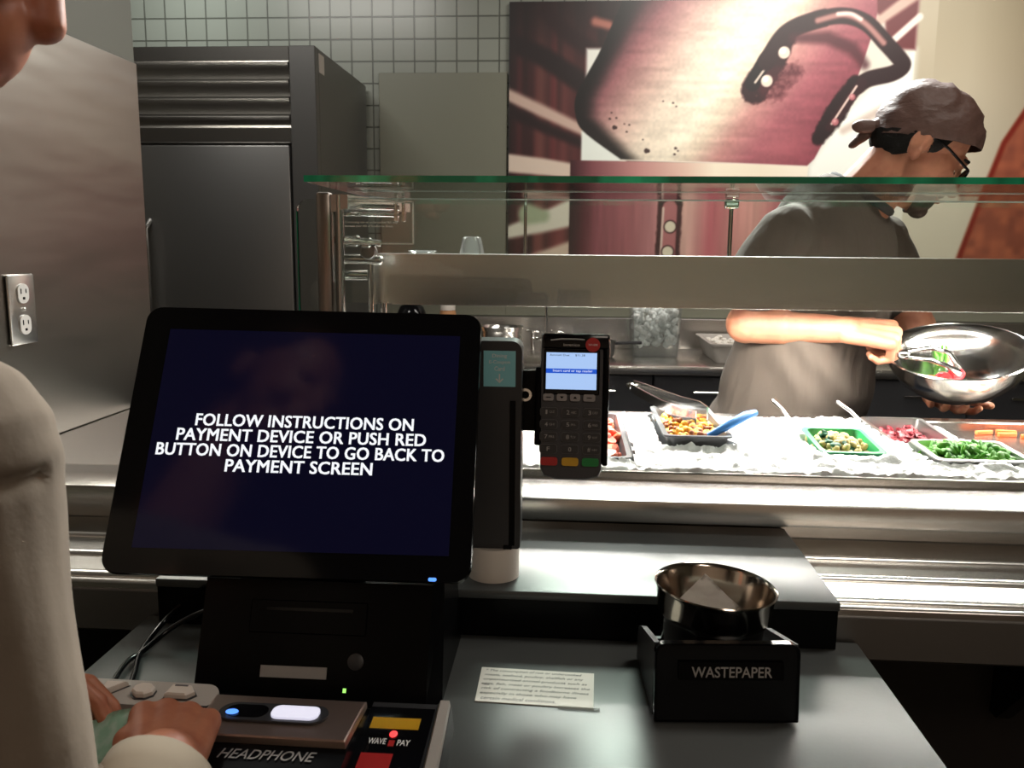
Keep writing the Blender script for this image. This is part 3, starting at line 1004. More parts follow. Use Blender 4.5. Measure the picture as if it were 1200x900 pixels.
tomato_pieces((.008, .082, 1.315, 1.648, 1.022, 1.036), 70, 'cut tomato wedge in the charcoal pan behind the card terminal', 'tomato wedges behind the card terminal')
tomato_pieces((-.215, -.10, 1.305, 1.495, 1.022, 1.036), 45, 'cut tomato wedge in the pan left of the card terminal', 'tomato wedges left of the card terminal')
pans_food('corn', 'corn_kernels', 'yellow corn kernels in the charcoal pan under the tongs', 300, (.172, .258, 1.412, 1.648, 1.02, 1.056), .0068, M['corn'], 'corn')
pans_food('corn', 'brown_beans', 'brown beans mixed into the corn in the charcoal pan', 150, (.172, .258, 1.412, 1.648, 1.025, 1.058), .0062, M['bean'], 'beans')
pans_food('nuts', 'pale_nuts', 'pale nuts heaped in the green pan', 170, (.416, .498, 1.377, 1.488, 1.015, 1.050), .0072, M['nut'], 'nuts')
pans_food('nuts', 'cucumber_pieces', 'dark cucumber bits among the nuts in the green pan', 26, (.422, .470, 1.39, 1.48, 1.02, 1.054), .010, M['cucumber'], 'cucumber', .5)
pans_food('greens', 'chopped_greens', 'chopped green leaves heaped in the front steel pan', 240, (.578, .700, 1.33, 1.424, 1.015, 1.058), .0105, M['greens'], 'greens', .45)
pans_food('beet', 'beet_sauce', 'dark red beet smear in the steel pan below the bowl', 90, (.585, .650, 1.50, 1.64, 1.004, 1.030), .014, M['beet'], 'beet', .4)

proto = None
cg = [(.800, 1.672, .3), (.845, 1.680, -.2), (.835, 1.655, .15), (.872, 1.640, -.1), (.905, 1.655, .4), (.880, 1.612, .2), (.915, 1.622, -.3), (.93, 1.672, 0), (.905, 1.59, .1), (.95, 1.60, .3)]
for k, (x, y, a) in enumerate(cg):
    if proto is None:
        proto = MB().box(-.018, .018, -.004, .004, -.004, .004, .0015, 2).build('carrot_stick', M['carrot'], None, True, 60)
        tag(proto, 'short orange carrot stick on the bare steel tray', 'carrot', 'carrot sticks on the steel tray')
        o = proto
    else:
        o = proto.copy()
        COL.objects.link(o)
    o.location = (x, y, 1.0165)
    o.rotation_euler = (0, 0, a)

# tongs in the corn pan
t = thing('tongs', 'steel serving tongs resting on the corn pan', 'tongs', (.19, 1.60, 1.066))
for s, off in ((1, 0.0), (-1, .006)):
    b = MB()
    a0, a1 = Vector((.128, 1.732, 1.072)), Vector((.234, 1.500, 1.066))
    d = (a1 - a0).normalized()
    n = Vector((d.y, -d.x, 0)).normalized() * s
    rings = []
    for f, sp, w in ((0, .004, .008), (.15, .010, .009), (.6, .019, .010), (.85, .020, .016), (1.0, .012, .015)):
        c = a0.lerp(a1, f) + n * sp
        c.z += .010 * (1 - f) + off
        rings.append([c - n * .0015 + Vector((0, 0, -w)) * .9, c + n * .0015 + Vector((0, 0, -w)) * .9, c + n * .0015 + Vector((0, 0, w * .9)), c - n * .0015 + Vector((0, 0, w * .9))])
    b.loft(rings).build('arm', M['steel_bright'], t, True, 50)
MB().cap((.128, 1.732, 1.072 + .010), (.124, 1.741, 1.083), .008).build('hinge', M['steel_bright'], t, True)

# blue handled spoon
t = thing('serving_spoon', 'blue handled serving spoon at the front right of the corn pan', 'spoon', (.27, 1.45, 1.06))
MB().tube([(.236, 1.425, 1.050), (.252, 1.420, 1.062), (.275, 1.432, 1.072), (.300, 1.455, 1.080), (.322, 1.478, 1.082)], [.006, .0065, .008, .008, .006]).build('handle', M['blueh'], t, True)
MB().ell((.222, 1.435, 1.044), (.018, .024, .006)).build('scoop', M['steel_bright'], t, True)

# thin spoon handles standing out of the ice
for (xa, ya, xb, yb, lab) in ((.432, 1.655, .405, 1.70, 'thin steel spoon handle sticking out of the ice behind the green pan'), (.566, 1.648, .528, 1.695, 'thin steel spoon handle leaning on the beet pan rim')):
    o = MB().tube([(xa, ya, 1.030), (xa * .5 + xb * .5, ya * .5 + yb * .5, 1.052), (xb, yb, 1.066)], [.003, .004, .005]).build('spoon', M['steel_bright'], None, True)
    tag(o, lab, 'spoon')

# ------------------------------------------------------------------ sneeze guard
t = thing('sneeze_guard', 'glass sneeze guard with green edged top shelf and bronzed post', 'sneeze guard', (-0.42, 1.47, 1.03))
o = MB().prism(rounded(-0.377, 2.25, 1.200, 1.600, (.02, .02, .02, .02)), 'z', 1.4495, 1.4575).build('top_glass', M['glass_shelf'], t)
o['label'] = 'horizontal glass shelf'
b = MB()
b.box(-0.376, 2.25, 1.1990, 1.2005, 1.4490, 1.4580)
b.build('polished_edge', M['glass_edge'], o)['label'] = 'green polished front edge with bright piped light painted in'
fg = MB().prism(rounded(-0.430, 2.25, 1.262, 1.4425, (.0, .0, .02, .035)), 'y', 1.497, 1.503).build('front_glass', M['glass'], t)
fg['label'] = 'upright clear glass pane'
MB().box(-0.40, 2.25, 1.4968, 1.5032, 1.4415, 1.4438).build('top_edge', M['pale_edge'], fg)
# etched allergy notice on the pane
e = MB()
for (a0, a1, c0, c1) in ((-.412, -.276, 1.4368, 1.4395), (-.411, -.277, 1.3645, 1.3671), (-.412, -.4094, 1.366, 1.439), (-.2786, -.276, 1.366, 1.439)):
    e.box(a0, a1, 1.4955, 1.4968, c0, c1)
e.build('notice_border', M['etch'], fg)
for s, w, x, z, h in (('@Raw - Consumption', .062, -.366, 1.4165, .0055), ('Consuming raw or undercooked fish may', .094, -.351, 1.4020, .0050), ('increase your risk of foodborne illness.', .086, -.355, 1.3955, .0050)):
    text('notice_lettering', s, w, M['etch'], fg, T(x, 1.4966, z) @ RX(PI / 2), h, bold=.03)
# post, arms and fittings
MB().box(-0.440, -0.414, 1.462, 1.488, 1.0205, 1.452, 0.006, 2).build('post', M['post'], t, True)
MB().tube([(-.402, 1.475, 1.021), (-.402, 1.475, 1.447)], .008).build('inner_post', M['steel'], t, True)
MB().loft([[(-.425, 1.468, 1.448), (-.385, 1.468, 1.448), (-.385, 1.468, 1.425), (-.425, 1.468, 1.415)], [(-.36, 1.75, 1.447), (-.33, 1.75, 1.447), (-.33, 1.75, 1.430), (-.36, 1.75, 1.425)]]).build('arm', M['steel'], t)
def clampset(z):
    b = MB()
    b.tube([(-.42, 1.51, z), (-.315, 1.56, z)], .006).tube([(-.42, 1.51, z - .013), (-.315, 1.56, z - .013)], .004)
    return b
clampset(1.430).build('rod', M['steel_bright'], t, True)
MB().box(-.322, -.315, 1.55, 1.56, 1.405, 1.448, .001, 1).build('glass_clip', M['steel'], t)
MB().box(-.308, -.302, 1.55, 1.56, 1.405, 1.448, .001, 1).build('glass_clip', M['steel'], t)
sg = MB().prism(rounded(-.475, -.441, 1.0205, 1.440, (.0, .0, .0, .02)), 'y', 1.472, 1.478).build('side_glass', M['glass'], t)
MB().box(-.4765, -.475, 1.472, 1.478, 1.0205, 1.420).build('side_glass_edge', M['glass_edge'], sg)
MB().tube([(-.42, 1.49, 1.372), (-.39, 1.50, 1.371), (-.34, 1.52, 1.366)], .006).box(-.402, -.378, 1.505, 1.525, 1.360, 1.380, .003, 1).box(-.374, -.356, 1.507, 1.525, 1.358, 1.376, .003, 1).build('clamp', M['steel'], t)
MB().lathe([(0, 0), (.013, .001), (.015, .006), (.015, .014), (.012, .018), (0, .019)], (-.362, 1.53, 1.351), 24, rot=Matrix.Rotation(PI / 2, 3, 'X')).build('knob', M['steel_dark'], t, True)
MB().tube([(-.42, 1.515, 1.338), (-.355, 1.525, 1.338)], .009).cap((-.352, 1.525, 1.336), (-.345, 1.525, 1.336), .009).build('lower_rod', M['steel'], t, True)
MB().tube([(-.42, 1.53, 1.309), (-.37, 1.54, 1.309)], .010).build('lower_rod', M['steel_bright'], t, True)
MB().tube([(-.366, 1.55, 1.021), (-.366, 1.55, 1.34)], .005).build('thin_post', M['steel_bright'], t, True)
MB().tube([(-.345, 1.56, 1.021), (-.345, 1.56, 1.258)], .006).build('thin_post', M['steel_bright'], t, True)
MB().tube([(1.60, 1.56, 1.012), (1.60, 1.56, 1.258)], .010).build('thin_post', M['steel_bright'], t, True)
MB().tube([(.28, 1.565, 1.349), (.28, 1.565, 1.449)], .004).box(.268, .292, 1.557, 1.571, 1.432, 1.449, .002, 1).build('shelf_standoff', M['steel_bright'], t, True)
MB().tube([(-.085, 1.565, 1.349), (-.085, 1.565, 1.449)], .003).build('shelf_standoff', M['steel_bright'], t, True)

t = thing('heated_overshelf', 'long stainless overshelf with lamps above the food', 'overshelf', (0.5, 1.64, 1.255))
s = MB()
s.prism([(1.580, 1.254), (1.580, 1.348), (1.700, 1.348), (1.700, 1.246), (1.697, 1.246), (1.697, 1.345), (1.583, 1.345), (1.583, 1.254)], 'x', -0.374, 2.25)
s.build('hood', M['steel'], t)
MB().box(-0.30, 2.2, 1.590, 1.690, 1.272, 1.300).build('lamp_tray', M['steel'], t)
for k in range(5):
    xa = -0.14 + k * 0.40
    MB().box(xa, xa + 0.36, 1.598, 1.640, 1.260, 1.272, .003, 1).build('light_tube', M['lamp'], t)['label'] = 'lit white lamp diffuser'

# glassware on the overshelf
o = MB().lathe([(.023, 1.3486), (.024, 1.3492), (.0175, 1.379), (.016, 1.3805), (0, 1.3808), (0, 1.3778), (.0150, 1.3770), (.0215, 1.3488)], (-.192, 1.65, 0), close=True).build('tumbler', M['glassware'], None, True, 60)
tag(o, 'small clear tumbler upside down on the overshelf', 'glass')
o = MB().lathe([(0, 1.3485), (.024, 1.3486), (.028, 1.354), (.026, 1.3545), (.022, 1.3512), (0, 1.351)], (-.288, 1.65, 0)).build('glass_dish', M['glassware'], None, True, 60)
tag(o, 'low clear glass dish on the overshelf left of the tumbler', 'dish')
# ================================================================== PAYMENT KIOSK
def pose(x, y, z, ya, ti, ro):
    return T(x, y, z) @ RZ(ya) @ RX(ti) @ RY(ro)


def spline(pts, n=8):
    P = [Vector(pts[0])] + [Vector(p) for p in pts] + [Vector(pts[-1])]
    out = []
    for i in range(1, len(P) - 2):
        a, b, c, d = P[i - 1:i + 3]
        for k in range(n):
            t = k / n
            out.append(0.5 * (2 * b + (c - a) * t + (2 * a - 5 * b + 4 * c - d) * t * t + (3 * b - a - 3 * c + d) * t ** 3))
    return out + [P[-1]]


def flat(P, u, v, d):
    """plane facing the customer at local (u, v), d in front of the face"""
    return P @ T(u, -d, v) @ RX(PI / 2)


M['display'] = mat('display_navy', (0.004, 0.004, 0.010, 1), 0.10, 0, 0.2, emit=(0.0018, 0.0017, 0.0085, 1), estr=1.0)
t = thing('checkout_kiosk', 'black payment kiosk with a large tilted touch display showing white instructions', 'payment kiosk', (-.25, .84, .92))
# body
def fy(z):
    return 0.752 + (z - .92) * 0.44
b = MB()
b.loft([[(-.362, .752, .9205), (-.132, .752, .9205), (-.118, .77, .9205), (-.118, .912, .9205), (-.366, .912, .9205)],
        [(-.362, fy(1.028), 1.028), (-.132, fy(1.028), 1.028), (-.122, .815, 1.028), (-.122, .90, 1.028), (-.364, .90, 1.028)]])
b.build('body', M['black'], t)
PB = T(-.247, fy(.97), .97) @ RX(-math.atan(.44))
p = MB(PB).box(-.066, .052, -.0015, 0, .012, .044, .001, 1).build('printer_door', M['black'], t)
MB(PB).box(-.050, .038, -.0025, -.0015, .034, .037).build('paper_slot', M['black_gloss'], p)
MB(PB).box(-.050, .016, -.0012, .0002, -.0295, -.0185).build('asset_label', M['textgrey'], t)['label'] = 'narrow grey label'
MB(PB).lathe([(0, 0), (.008, 0), (.008, .002), (.005, .003), (0, .003)], (.044, 0, -.012), 20, rot=Matrix.Rotation(PI / 2, 3, 'X')).build('lock', M['dark'], t, True)
MB(PB).box(.0335, .0365, -.0012, 0, -.041, -.037).build('status_light', M['led_green'], t)['label'] = 'small green light'
MB().prism([(.80, 1.025), (.92, 1.025), (.925, 1.06), (.925, 1.16), (.90, 1.20), (.885, 1.16), (.835, 1.06)], 'x', -.330, -.200).build('neck', M['black'], t)
# display head
PS = pose(-.2751, .8413, 1.1664, .0658, -.5067, .0177)
d = MB(PS).loft([[(a, .026, c) for a, c in rounded(-.172, .172, -.133, .133, .014)], [(a, .022, c) for a, c in rounded(-.178, .178, -.140, .140, .016)],
                 [(a, .004, c) for a, c in rounded(-.182, .182, -.1435, .1435, .017)], [(a, .0, c) for a, c in rounded(-.1808, .1808, -.1422, .1422, .016)]]).build('display_head', M['black_gloss'], t, True, 30)
s = MB(PS).box(-.1530, .1590, -.0006, .001, -.1175, .1165).build('screen', M['display'], d)
s['label'] = 'lit navy screen'
for body, u, v, w in (('FOLLOW INSTRUCTIONS ON', .0030, .0155, .2250), ('PAYMENT DEVICE OR PUSH RED', .0012, -.0005, .2560), ('BUTTON ON DEVICE TO GO BACK TO', .0018, -.0165, .2940), ('PAYMENT SCREEN', .0022, -.0325, .1490)):
    text('screen_lettering', body, w, M['screen_text'], d, flat(PS, u, v, .0008), .0128, heavy=.00042, space=1.03)
MB(PS).cap((.142, -.0005, -.1405), (.1465, -.0005, -.1405), .0018).build('power_light', M['led_blue'], d)['label'] = 'small blue light'
for pts in ([(-.364, .885, .985), (-.40, .90, .978), (-.437, .925, .955), (-.462, .90, .930), (-.458, .84, .9245), (-.440, .79, .9245), (-.425, .745, .9245)],
            [(-.364, .87, .965), (-.40, .872, .958), (-.435, .868, .940), (-.455, .84, .9255), (-.460, .81, .9250), (-.45, .76, .9245)]):
    MB().tube(spline(pts), .0030, 8).build('power_cable', M['black_gloss'], t, True, 80)

# ---------------------------------------------- coupon scanner tower
t = thing('coupon_scanner', 'slim black coupon card scanner with teal sticker on a white round foot', 'card scanner', (-.083, .965, .976))
MB().lathe([(0, .9762), (.030, .9762), (.030, 1.011), (.028, 1.015), (0, 1.015)], (-.0855, .965, 0), 40).build('foot', M['white'], t, True)['label'] = 'white round foot'
MB().prism(rounded(-.125, -.0535, 1.0155, 1.2575, (.0, .004, .012, .012)), 'y', .945, .985).build('body', M['dark'], t, True, 30)
MB().prism([(-.0665, 1.02), (-.060, 1.02), (-.060, 1.19), (-.0665, 1.19)], 'y', .9435, .9455).build('card_slot', M['black'], t)
MB().prism(rounded(-.073, -.063, 1.015, 1.020, .001), 'y', .944, .95).build('foot_clip', M['black_gloss'], t)
k = MB().box(-.0965, -.0605, .9440, .9449, 1.2060, 1.2465).build('sticker', M['teal'], t)
k['label'] = 'teal sticker with white words and an arrow'
for w, z, s in (('Dining', 1.2405, .0165), ('E-Coupon', 1.2335, .0235), ('Card', 1.2265, .0115)):
    text('sticker_lettering', w, s, M['textwhite'], k, T(-.0785, .9438, z) @ RX(PI / 2), .0050 if w != 'E-Coupon' else .0048, bold=.01, extrude=.0002)
MB().box(-.0792, -.0778, .9434, .9439, 1.2115, 1.2205).prism([(-.0830, 1.2145), (-.0785, 1.2100), (-.0740, 1.2145), (-.0750, 1.2155), (-.0785, 1.2122), (-.0820, 1.2155)], 'y', .9434, .9439).build('arrow', M['textwhite'], k)

# ---------------------------------------------- card terminal on its bracket
PT = pose(.0049, .9575, 1.1819, -.0047, -.1519, .0028)
t = thing('card_terminal', 'dark card terminal with lit display and number keys, held up beside the scanner', 'card terminal', (.005, .957, 1.18))
MB().prism([(-.057, 1.150), (-.030, 1.150), (-.030, 1.221), (-.057, 1.221)], 'y', .972, .984).build('bracket', M['black'], t)
MB().lathe([(0.0045, 0), (.0075, 0), (.0075, .003), (.0045, .003)], (-.0505, .9715, 1.193), 20, close=True, rot=Matrix.Rotation(PI / 2, 3, 'X')).build('bracket_lock', M['steel_bright'], t, True)
MB(PT).box(-.044, -.034, .004, .024, -.045, .045, .002, 2).build('bracket_cheek', M['black'], t, True)
b = MB(PT)
outl = [(-.0375, .083), (.032, .083), (.0335, .06), (.0335, -.072), (.030, -.079), (.015, -.083), (-.018, -.083), (-.032, -.079), (-.0365, -.070), (-.0385, .05)]
b.loft([[(u * .94, .026, v * .97) for u, v in outl], [(u, .020, v) for u, v in outl], [(u, .003, v) for u, v in outl], [(u * .97, 0, v * .985) for u, v in outl]])
b.build('case', M['term'], t, True, 35)
MB(PT).box(.0335, .0400, -.002, .024, -.066, .083, .002, 2).build('swipe_rail', M['black'], t, True)
MB(PT).box(-.0365, .0395, -.004, .024, .066, .0835, .003, 2).build('printer_head', M['black_gloss'], t, True)
z = MB(PT).box(-.0345, .0290, -.0012, .002, .0140, .0655, .001, 1).build('display_bezel', M['black_gloss'], t)
l = MB(PT).box(-.0318, .0255, -.0018, -.0010, .0200, .0618).build('display', M['lcd'], z)
l['label'] = 'lit pale blue display with a dark blue bar'
MB(PT).box(-.0318, .0255, -.0021, -.0015, .0382, .0435).build('display_bar', M['lcd_bar'], l)
text('display_lettering', 'Amount Due:     $11.38', .040, M['black'], l, flat(PT, -.0080, .0588, .0019), .0026, extrude=.0001)
text('display_lettering', 'Insert card or tap reader', .045, M['screen_text'], l, flat(PT, -.0015, .0408, .0022), .0034, extrude=.0001)
text('maker_lettering', 'ingenico', .0185, M['textgrey'], t, flat(PT, -.0035, .0700, .0042), .0042, bold=.02)
MB(PT).tube([(-.027, -.0045, .0755), (-.015, -.0050, .0770), (.0, -.0052, .0770), (.011, -.0050, .0765)], .0008, 6).build('trim_line', M['textgrey'], t)
st = MB(PT).lathe([(0, 0), (.0082, 0), (.0082, .0006), (0, .0006)], (.0205, -.0040, .0710), 28, rot=Matrix.Rotation(PI / 2, 3, 'X')).build('round_sticker', M['red'], t)
st['label'] = 'round red sticker'
text('sticker_lettering', 'TAP HERE', .0105, M['textwhite'], st, flat(PT, .0205, .0710, .0047), .0022, extrude=.0001)
for q, (ua, ub) in enumerate(((-.0345, -.0225), (-.0190, -.0075), (-.0040, .0075), (.0110, .0245))):
    k = MB(PT).prism(rounded(ua, ub, .0068, .0148, .0022), 'y', -.0030, .001).build('soft_key', M['greykey'], t, True, 30)
    k['label'] = 'light grey key'
    sy = MB(PT)
    if q in (0, 3):
        sy.box((ua + ub) / 2 - .0028, (ua + ub) / 2 + .0028, -.0034, -.0029, .0103, .0112)
    else:
        c, r = (ua + ub) / 2, .0022
        sg = 1 if q == 1 else -1
        sy.prism([(c - r, .0108 + sg * .0012), (c + r, .0108 + sg * .0012), (c, .0108 - sg * .0016)], 'y', -.0034, -.0029)
    sy.build('key_mark', M['black'], k)
lab = ('1QZ', '2ABC', '3DEF', '4GHI', '5JKL', '6MNO', '7PRS', '8TUV', '9WXY', 'F', '0', '#*')
for r in range(4):
    for c in range(3):
        u, v = (-.0275, -.0030, .0215)[c], (-.0060, -.0200, -.0340, -.0480)[r]
        fr = MB(PT).prism(rounded(u - .0102, u + .0102, v - .0054, v + .0054, .003), 'y', -.0016, .001).build('number_key', M['key_edge'], t, True, 30)
        kk = MB(PT).prism(rounded(u - .0095, u + .0095, v - .0047, v + .0047, .0025), 'y', -.0026, .0).build('key_cap', M['key'], fr, True, 30)
        s = lab[r * 3 + c]
        text('key_lettering', s[0], .0034 if s[0] != '1' else .002, M['textgrey'], fr, flat(PT, u - (.0028 if len(s) > 1 else 0), v, .0028), .0048, bold=.01, extrude=.0001)
        if len(s) > 1:
            text('key_lettering', s[1:], .0060, M['textgrey'], fr, flat(PT, u + .0034, v, .0028), .0026, extrude=.0001)
for u, m_, nm in ((-.0262, 'red', 'red cancel key'), (-.0025, 'yellow', 'yellow clear key'), (.0205, 'green', 'green enter key')):
    MB(PT).prism(rounded(u - .0095, u + .0095, -.0668, -.0575, .0028), 'y', -.0034, .001).build('colour_key', M[m_], t, True, 30)['label'] = nm

# ---------------------------------------------- wastepaper holder and bowl
PH = pose(.1527, .7600, .9592, .0509, -.0529, -.012)
t = thing('wastepaper_holder', 'black open box marked WASTEPAPER on the checkout counter', 'holder', (.15, .82, .92))
MB(PH).loft([[(a, -.002, c) for a, c in rounded(-.0655, .0645, -.0365, .0365, (.001, .001, .009, .009))], [(a, -.004, c) for a, c in rounded(-.0680, .0670, -.0375, .0390, (.001, .001, .010, .010))], [(a, .004, c) for a, c in rounded(-.0680, .0670, -.0375, .0390, (.001, .001, .010, .010))]]).build('front_plate', M['black_gloss'], t, True, 30)
side = [(.0035, -.0372), (.118, -.0372), (.118, -.012), (.108, .004), (.090, .012), (.0035, .036)]
PH2 = T(.1527, .7600, .9592) @ RZ(.0509) @ T(0, .002, 0)
MB(PH2).prism(side, 'x', -.0680, -.0625).build('side_plate', M['dark'], t)
MB(PH2).prism(side, 'x', .0610, .0668).build('side_plate', M['dark'], t)
MB(PH2).box(-.0625, .0610, .112, .118, -.0372, -.012).build('back_plate', M['dark'], t)
MB(PH2).box(-.0625, .0610, .006, .112, -.0387, -.0342).build('bottom_plate', M['dark'], t)
lp = MB(PH).box(-.046, .052, -.0052, -.0038, .0040, .0215, .0006, 1).build('name_plate', M['black'], t)
text('name_lettering', 'WASTEPAPER', .0750, M['textgrey'], lp, flat(PH, .0035, .0120, .0053), .0105, bold=.012)

RB = Matrix.Rotation(math.radians(3), 3, 'Y')
cb = (.1465, .8330, .929)
t = thing('waste_bowl', 'round polished steel waste bowl standing in the black holder', 'bowl', (.150, .833, .929))
MB().lathe([(0, .0), (.044, .0005), (.0475, .006), (.0515, .060), (.0545, .066), (.0560, .068), (.0562, .071), (.0590, .0925), (.0606, .0945), (.0612, .0960), (.0605, .0972), (.0592, .0965), (.0575, .0930), (.0545, .070), (.0498, .059), (.0455, .008), (.042, .003), (0, .003)], cb, 64, rot=RB).build('shell', M['bronze_steel'], t, True, 50)
M['mesh_paper'] = M['paper_shade']
for (x, y, z, a, b_, c, lab_) in ((.1465, .845, 1.000, -.75, .12, .78, 'crumpled pale napkin standing up in the waste bowl'), (.130, .838, .988, -.25, .3, .2, 'pale napkin scrap lying left in the waste bowl'), (.168, .832, .989, -.2, -.3, 1.1, 'pale napkin scrap lying right in the waste bowl')):
    bm = bmesh.new()
    g = []
    n = 12
    P = T(x, y, z) @ Matrix.Rotation(a, 4, 'X') @ Matrix.Rotation(b_, 4, 'Z' if lab_.startswith('crumpled') else 'Y') @ Matrix.Rotation(c, 4, 'Y' if lab_.startswith('crumpled') else 'Z')
    w = .023 if lab_.startswith('crumpled') else .021
    for j in range(n):
        g.append([bm.verts.new(P @ Vector(((i / (n - 1) * 2 - 1) * w, .0035 * noise.noise((i * .35, j * .35, x * 90)), (j / (n - 1) * 2 - 1) * w) if lab_.startswith('crumpled') else ((i / (n - 1) * 2 - 1) * w, (j / (n - 1) * 2 - 1) * w, .004 * noise.noise((i * .35, j * .35, x * 90))))) for i in range(n)])
    for j in range(n - 1):
        for i in range(n - 1):
            bm.faces.new([g[j][i], g[j][i + 1], g[j + 1][i + 1], g[j + 1][i]])
    bmesh.ops.solidify(bm, geom=bm.faces[:], thickness=.0008)
    o = link_bm('paper_napkin', bm, M['paper_shade'], None, True, 60)
    tag(o, lab_, 'napkin')
b = MB()
b.lathe([(0, .9325), (.0435, .9325), (.0455, .95), (.046, .970), (.03, .978), (0, .980)], (.150, .833, 0), 30)
o = b.build('receipt_scraps', M['paper_shade'], None, True, 60)
tag(o, 'layer of pale paper scraps filling the waste bowl', 'paper scraps', None, 'stuff')

# ---------------------------------------------- notice card on the counter
ca = math.radians(-2.0)
PC = T(-.0295, .806, .9203) @ RZ(ca)
t = thing('notice_card', 'small laminated notice card lying flat on the checkout counter', 'card', (-.0295, .806, .9203))
cs = MB(PC).loft([[(-.0560, -.0340, .0), (.0600, -.0345, .0), (.0600, .0345, .0), (-.0585, .0345, .0)], [(-.0560, -.0340, .0008), (.0600, -.0345, .0008), (.0600, .0345, .0008), (-.0585, .0345, .0008)]]).build('card_sheet', M['paper'], t)
MB(PC).box(.026, .066, -.0385, -.0330, .0002, .0010).build('loose_film', M['clearbox'], t)['label'] = 'loose clear laminate edge'
lines = (('* The consumption of raw or undercooked', .100, -.003), ('meats, seafood, poultry, shellfish or any', .102, -.002), ('unpasteurized animal products such as', .106, .000), ('eggs, fish, meat or poultry increases the', .110, .001), ('risk of contracting a foodborne illness', .108, .001), ('especially in those who may have', .096, -.005), ('certain medical conditions.', .074, -.014))
for k, (s, w, u) in enumerate(lines):
    text('card_lettering', s, w, M['ink'], cs, PC @ T(u, .0280 - k * .0092, .0009), .0058, shear=.2, extrude=.0001)

# ---------------------------------------------- navigation keypad
t = thing('navigation_keypad', 'grey strip keypad with white shaped buttons at the front of the kiosk', 'keypad', (-.37, .69, .92))
MB().box(-.455, -.300, .668, .728, .9203, .946, .004, 2).build('base', M['black'], t, True)
PK = T(-.380, .690, .9595) @ RZ(-.02) @ RX(.20)
MB(PK).prism(rounded(-.078, .072, -.0155, .0155, .0145), 'z', -.008, .003).build('face_plate', M['offwhite'], t, True, 30)
bt = [('home_key', [(-.009, -.008), (.009, -.008), (.009, .008), (-.009, .008)], -.052), ('arrow_key', [(-.010, .009), (.010, .009), (-.006, -.009), (-.010, -.006)], -.024),
      ('round_key', [(.0105 * math.cos(a), .0095 * math.sin(a)) for a in [PI / 8 + 2 * PI * k / 8 for k in range(8)]], .004), ('volume_key', [(-.012, -.007), (.008, -.007), (.014, .0), (.008, .009), (-.010, .009)], .038)]
for nm, pts, u in bt:
    MB(PK).prism([(a * 1.15 + u, b * .95 - .001) for a, b in pts], 'z', .002, .0036).build('key_recess', M['dark'], t)
    MB(PK).loft([[(a + u, b * .82, .003) for a, b in pts], [(a + u, b * .82, .0075) for a, b in pts], [(a * .82 + u, b * .66, .0092) for a, b in pts]]).build(nm, M['white'], t)
MB(PK).prism([(.032, .004), (.044, .004), (.044, .0055), (.032, .0055)], 'z', .009, .0097).build('key_mark', M['ink'], t)

# ---------------------------------------------- scanner box
t = thing('barcode_scanner', 'rose metal topped scanner box with a lit oval window, HEADPHONE marked below', 'scanner', (-.235, .64, .92))
bx = MB().prism([(.735, .9203), (.735, .930), (.688, .934), (.686, .960), (.622, .9605), (.565, .956), (.560, .9203)], 'x', -.320, -.172).build('base', M['black'], t)
PP = T(-.2375, .659, .9672) @ RZ(-.012)
MB(PP).loft([[(-.068, -.0370, -.0065), (.0640, -.0370, -.0065), (.0665, .024, -.005), (-.070, .024, -.005)], [(-.067, -.0365, -.001), (.0632, -.0365, -.001), (.0660, .024, .000), (-.069, .024, .000)], [(-.0655, -.035, 0), (.0618, -.035, 0), (.0645, .023, .0005), (-.0675, .023, .0005)]]).build('top_plate', M['rose'], t)
MB(PP).prism(rounded(-.054, .040, -.0175, .0095, .0134, 8), 'z', .0005, .0026).build('window_frame', M['dark'], t, True, 30)
MB(PP).prism(rounded(-.048, -.012, -.0135, .0055, .0092, 8), 'z', .0024, .0031).build('lens_window', M['black_gloss'], t)
MB(PP).ell((-.0415, -.0085, .0040), (.0055, .0040, .0010)).build('lens_light', M['led_blue'], t, True)['label'] = 'small blue lens light'
MB(PP).prism(rounded(-.008, .0325, -.0140, .0045, .0070, 8), 'z', .0022, .0046).build('light_bar', M['led_white'], t, True, 30)['label'] = 'lit white oval window'
PF = T(-.2350, .6095, .9599) @ RX(math.atan2(.0045, .057))
text('headphone_lettering', 'HEADPHONE', .078, M['textsilver'], t, PF @ T(.001, -.001, .0002), .0115, bold=.004, shear=.25, extrude=.0006)
text('headphone_lettering', 'AR', .020, M['textsilver'], t, T(-.392, .642, .9480), .0110, shear=.25, extrude=.0006)
MB().box(-.440, -.3205, .560, .66, .9203, .9478, .002, 1).build('side_base', M['black'], t)

# ---------------------------------------------- contactless reader
t = thing('contactless_reader', 'black tap reader with yellow strip, red mark and grey raised edge', 'card reader', (-.13, .68, .92))
MB().loft([[(-.178, .580, .9203), (-.096, .580, .9203), (-.100, .722, .9203), (-.176, .722, .9203)], [(-.176, .582, .938), (-.098, .582, .938), (-.102, .720, .946), (-.174, .720, .946)]]).build('base', M['dark'], t)
slope = math.atan2(.008, .138)
PR = T(-.1375, .651, .9421) @ RX(slope)
MB(PR).box(-.036, .022, -.068, .060, -.0005, .0012).build('face', M['black_gloss'], t)
MB(PR).loft([[(.025, -.069, -.001), (.039, -.069, -.001), (.035, .068, -.001), (.023, .068, -.001)], [(.028, -.069, .006), (.038, -.069, .006), (.034, .067, .006), (.026, .067, .006)]]).build('raised_edge', M['offwhite'], t)
MB(PR).box(-.031, .012, .028, .044, .0010, .0016).build('yellow_strip', M['yellow'], t)['label'] = 'yellow strip'
MB(PR).ell((-.008, .020, .002), (.0034, .0046, .001)).build('status_light', M['led_red'], t, True)['label'] = 'small red light'
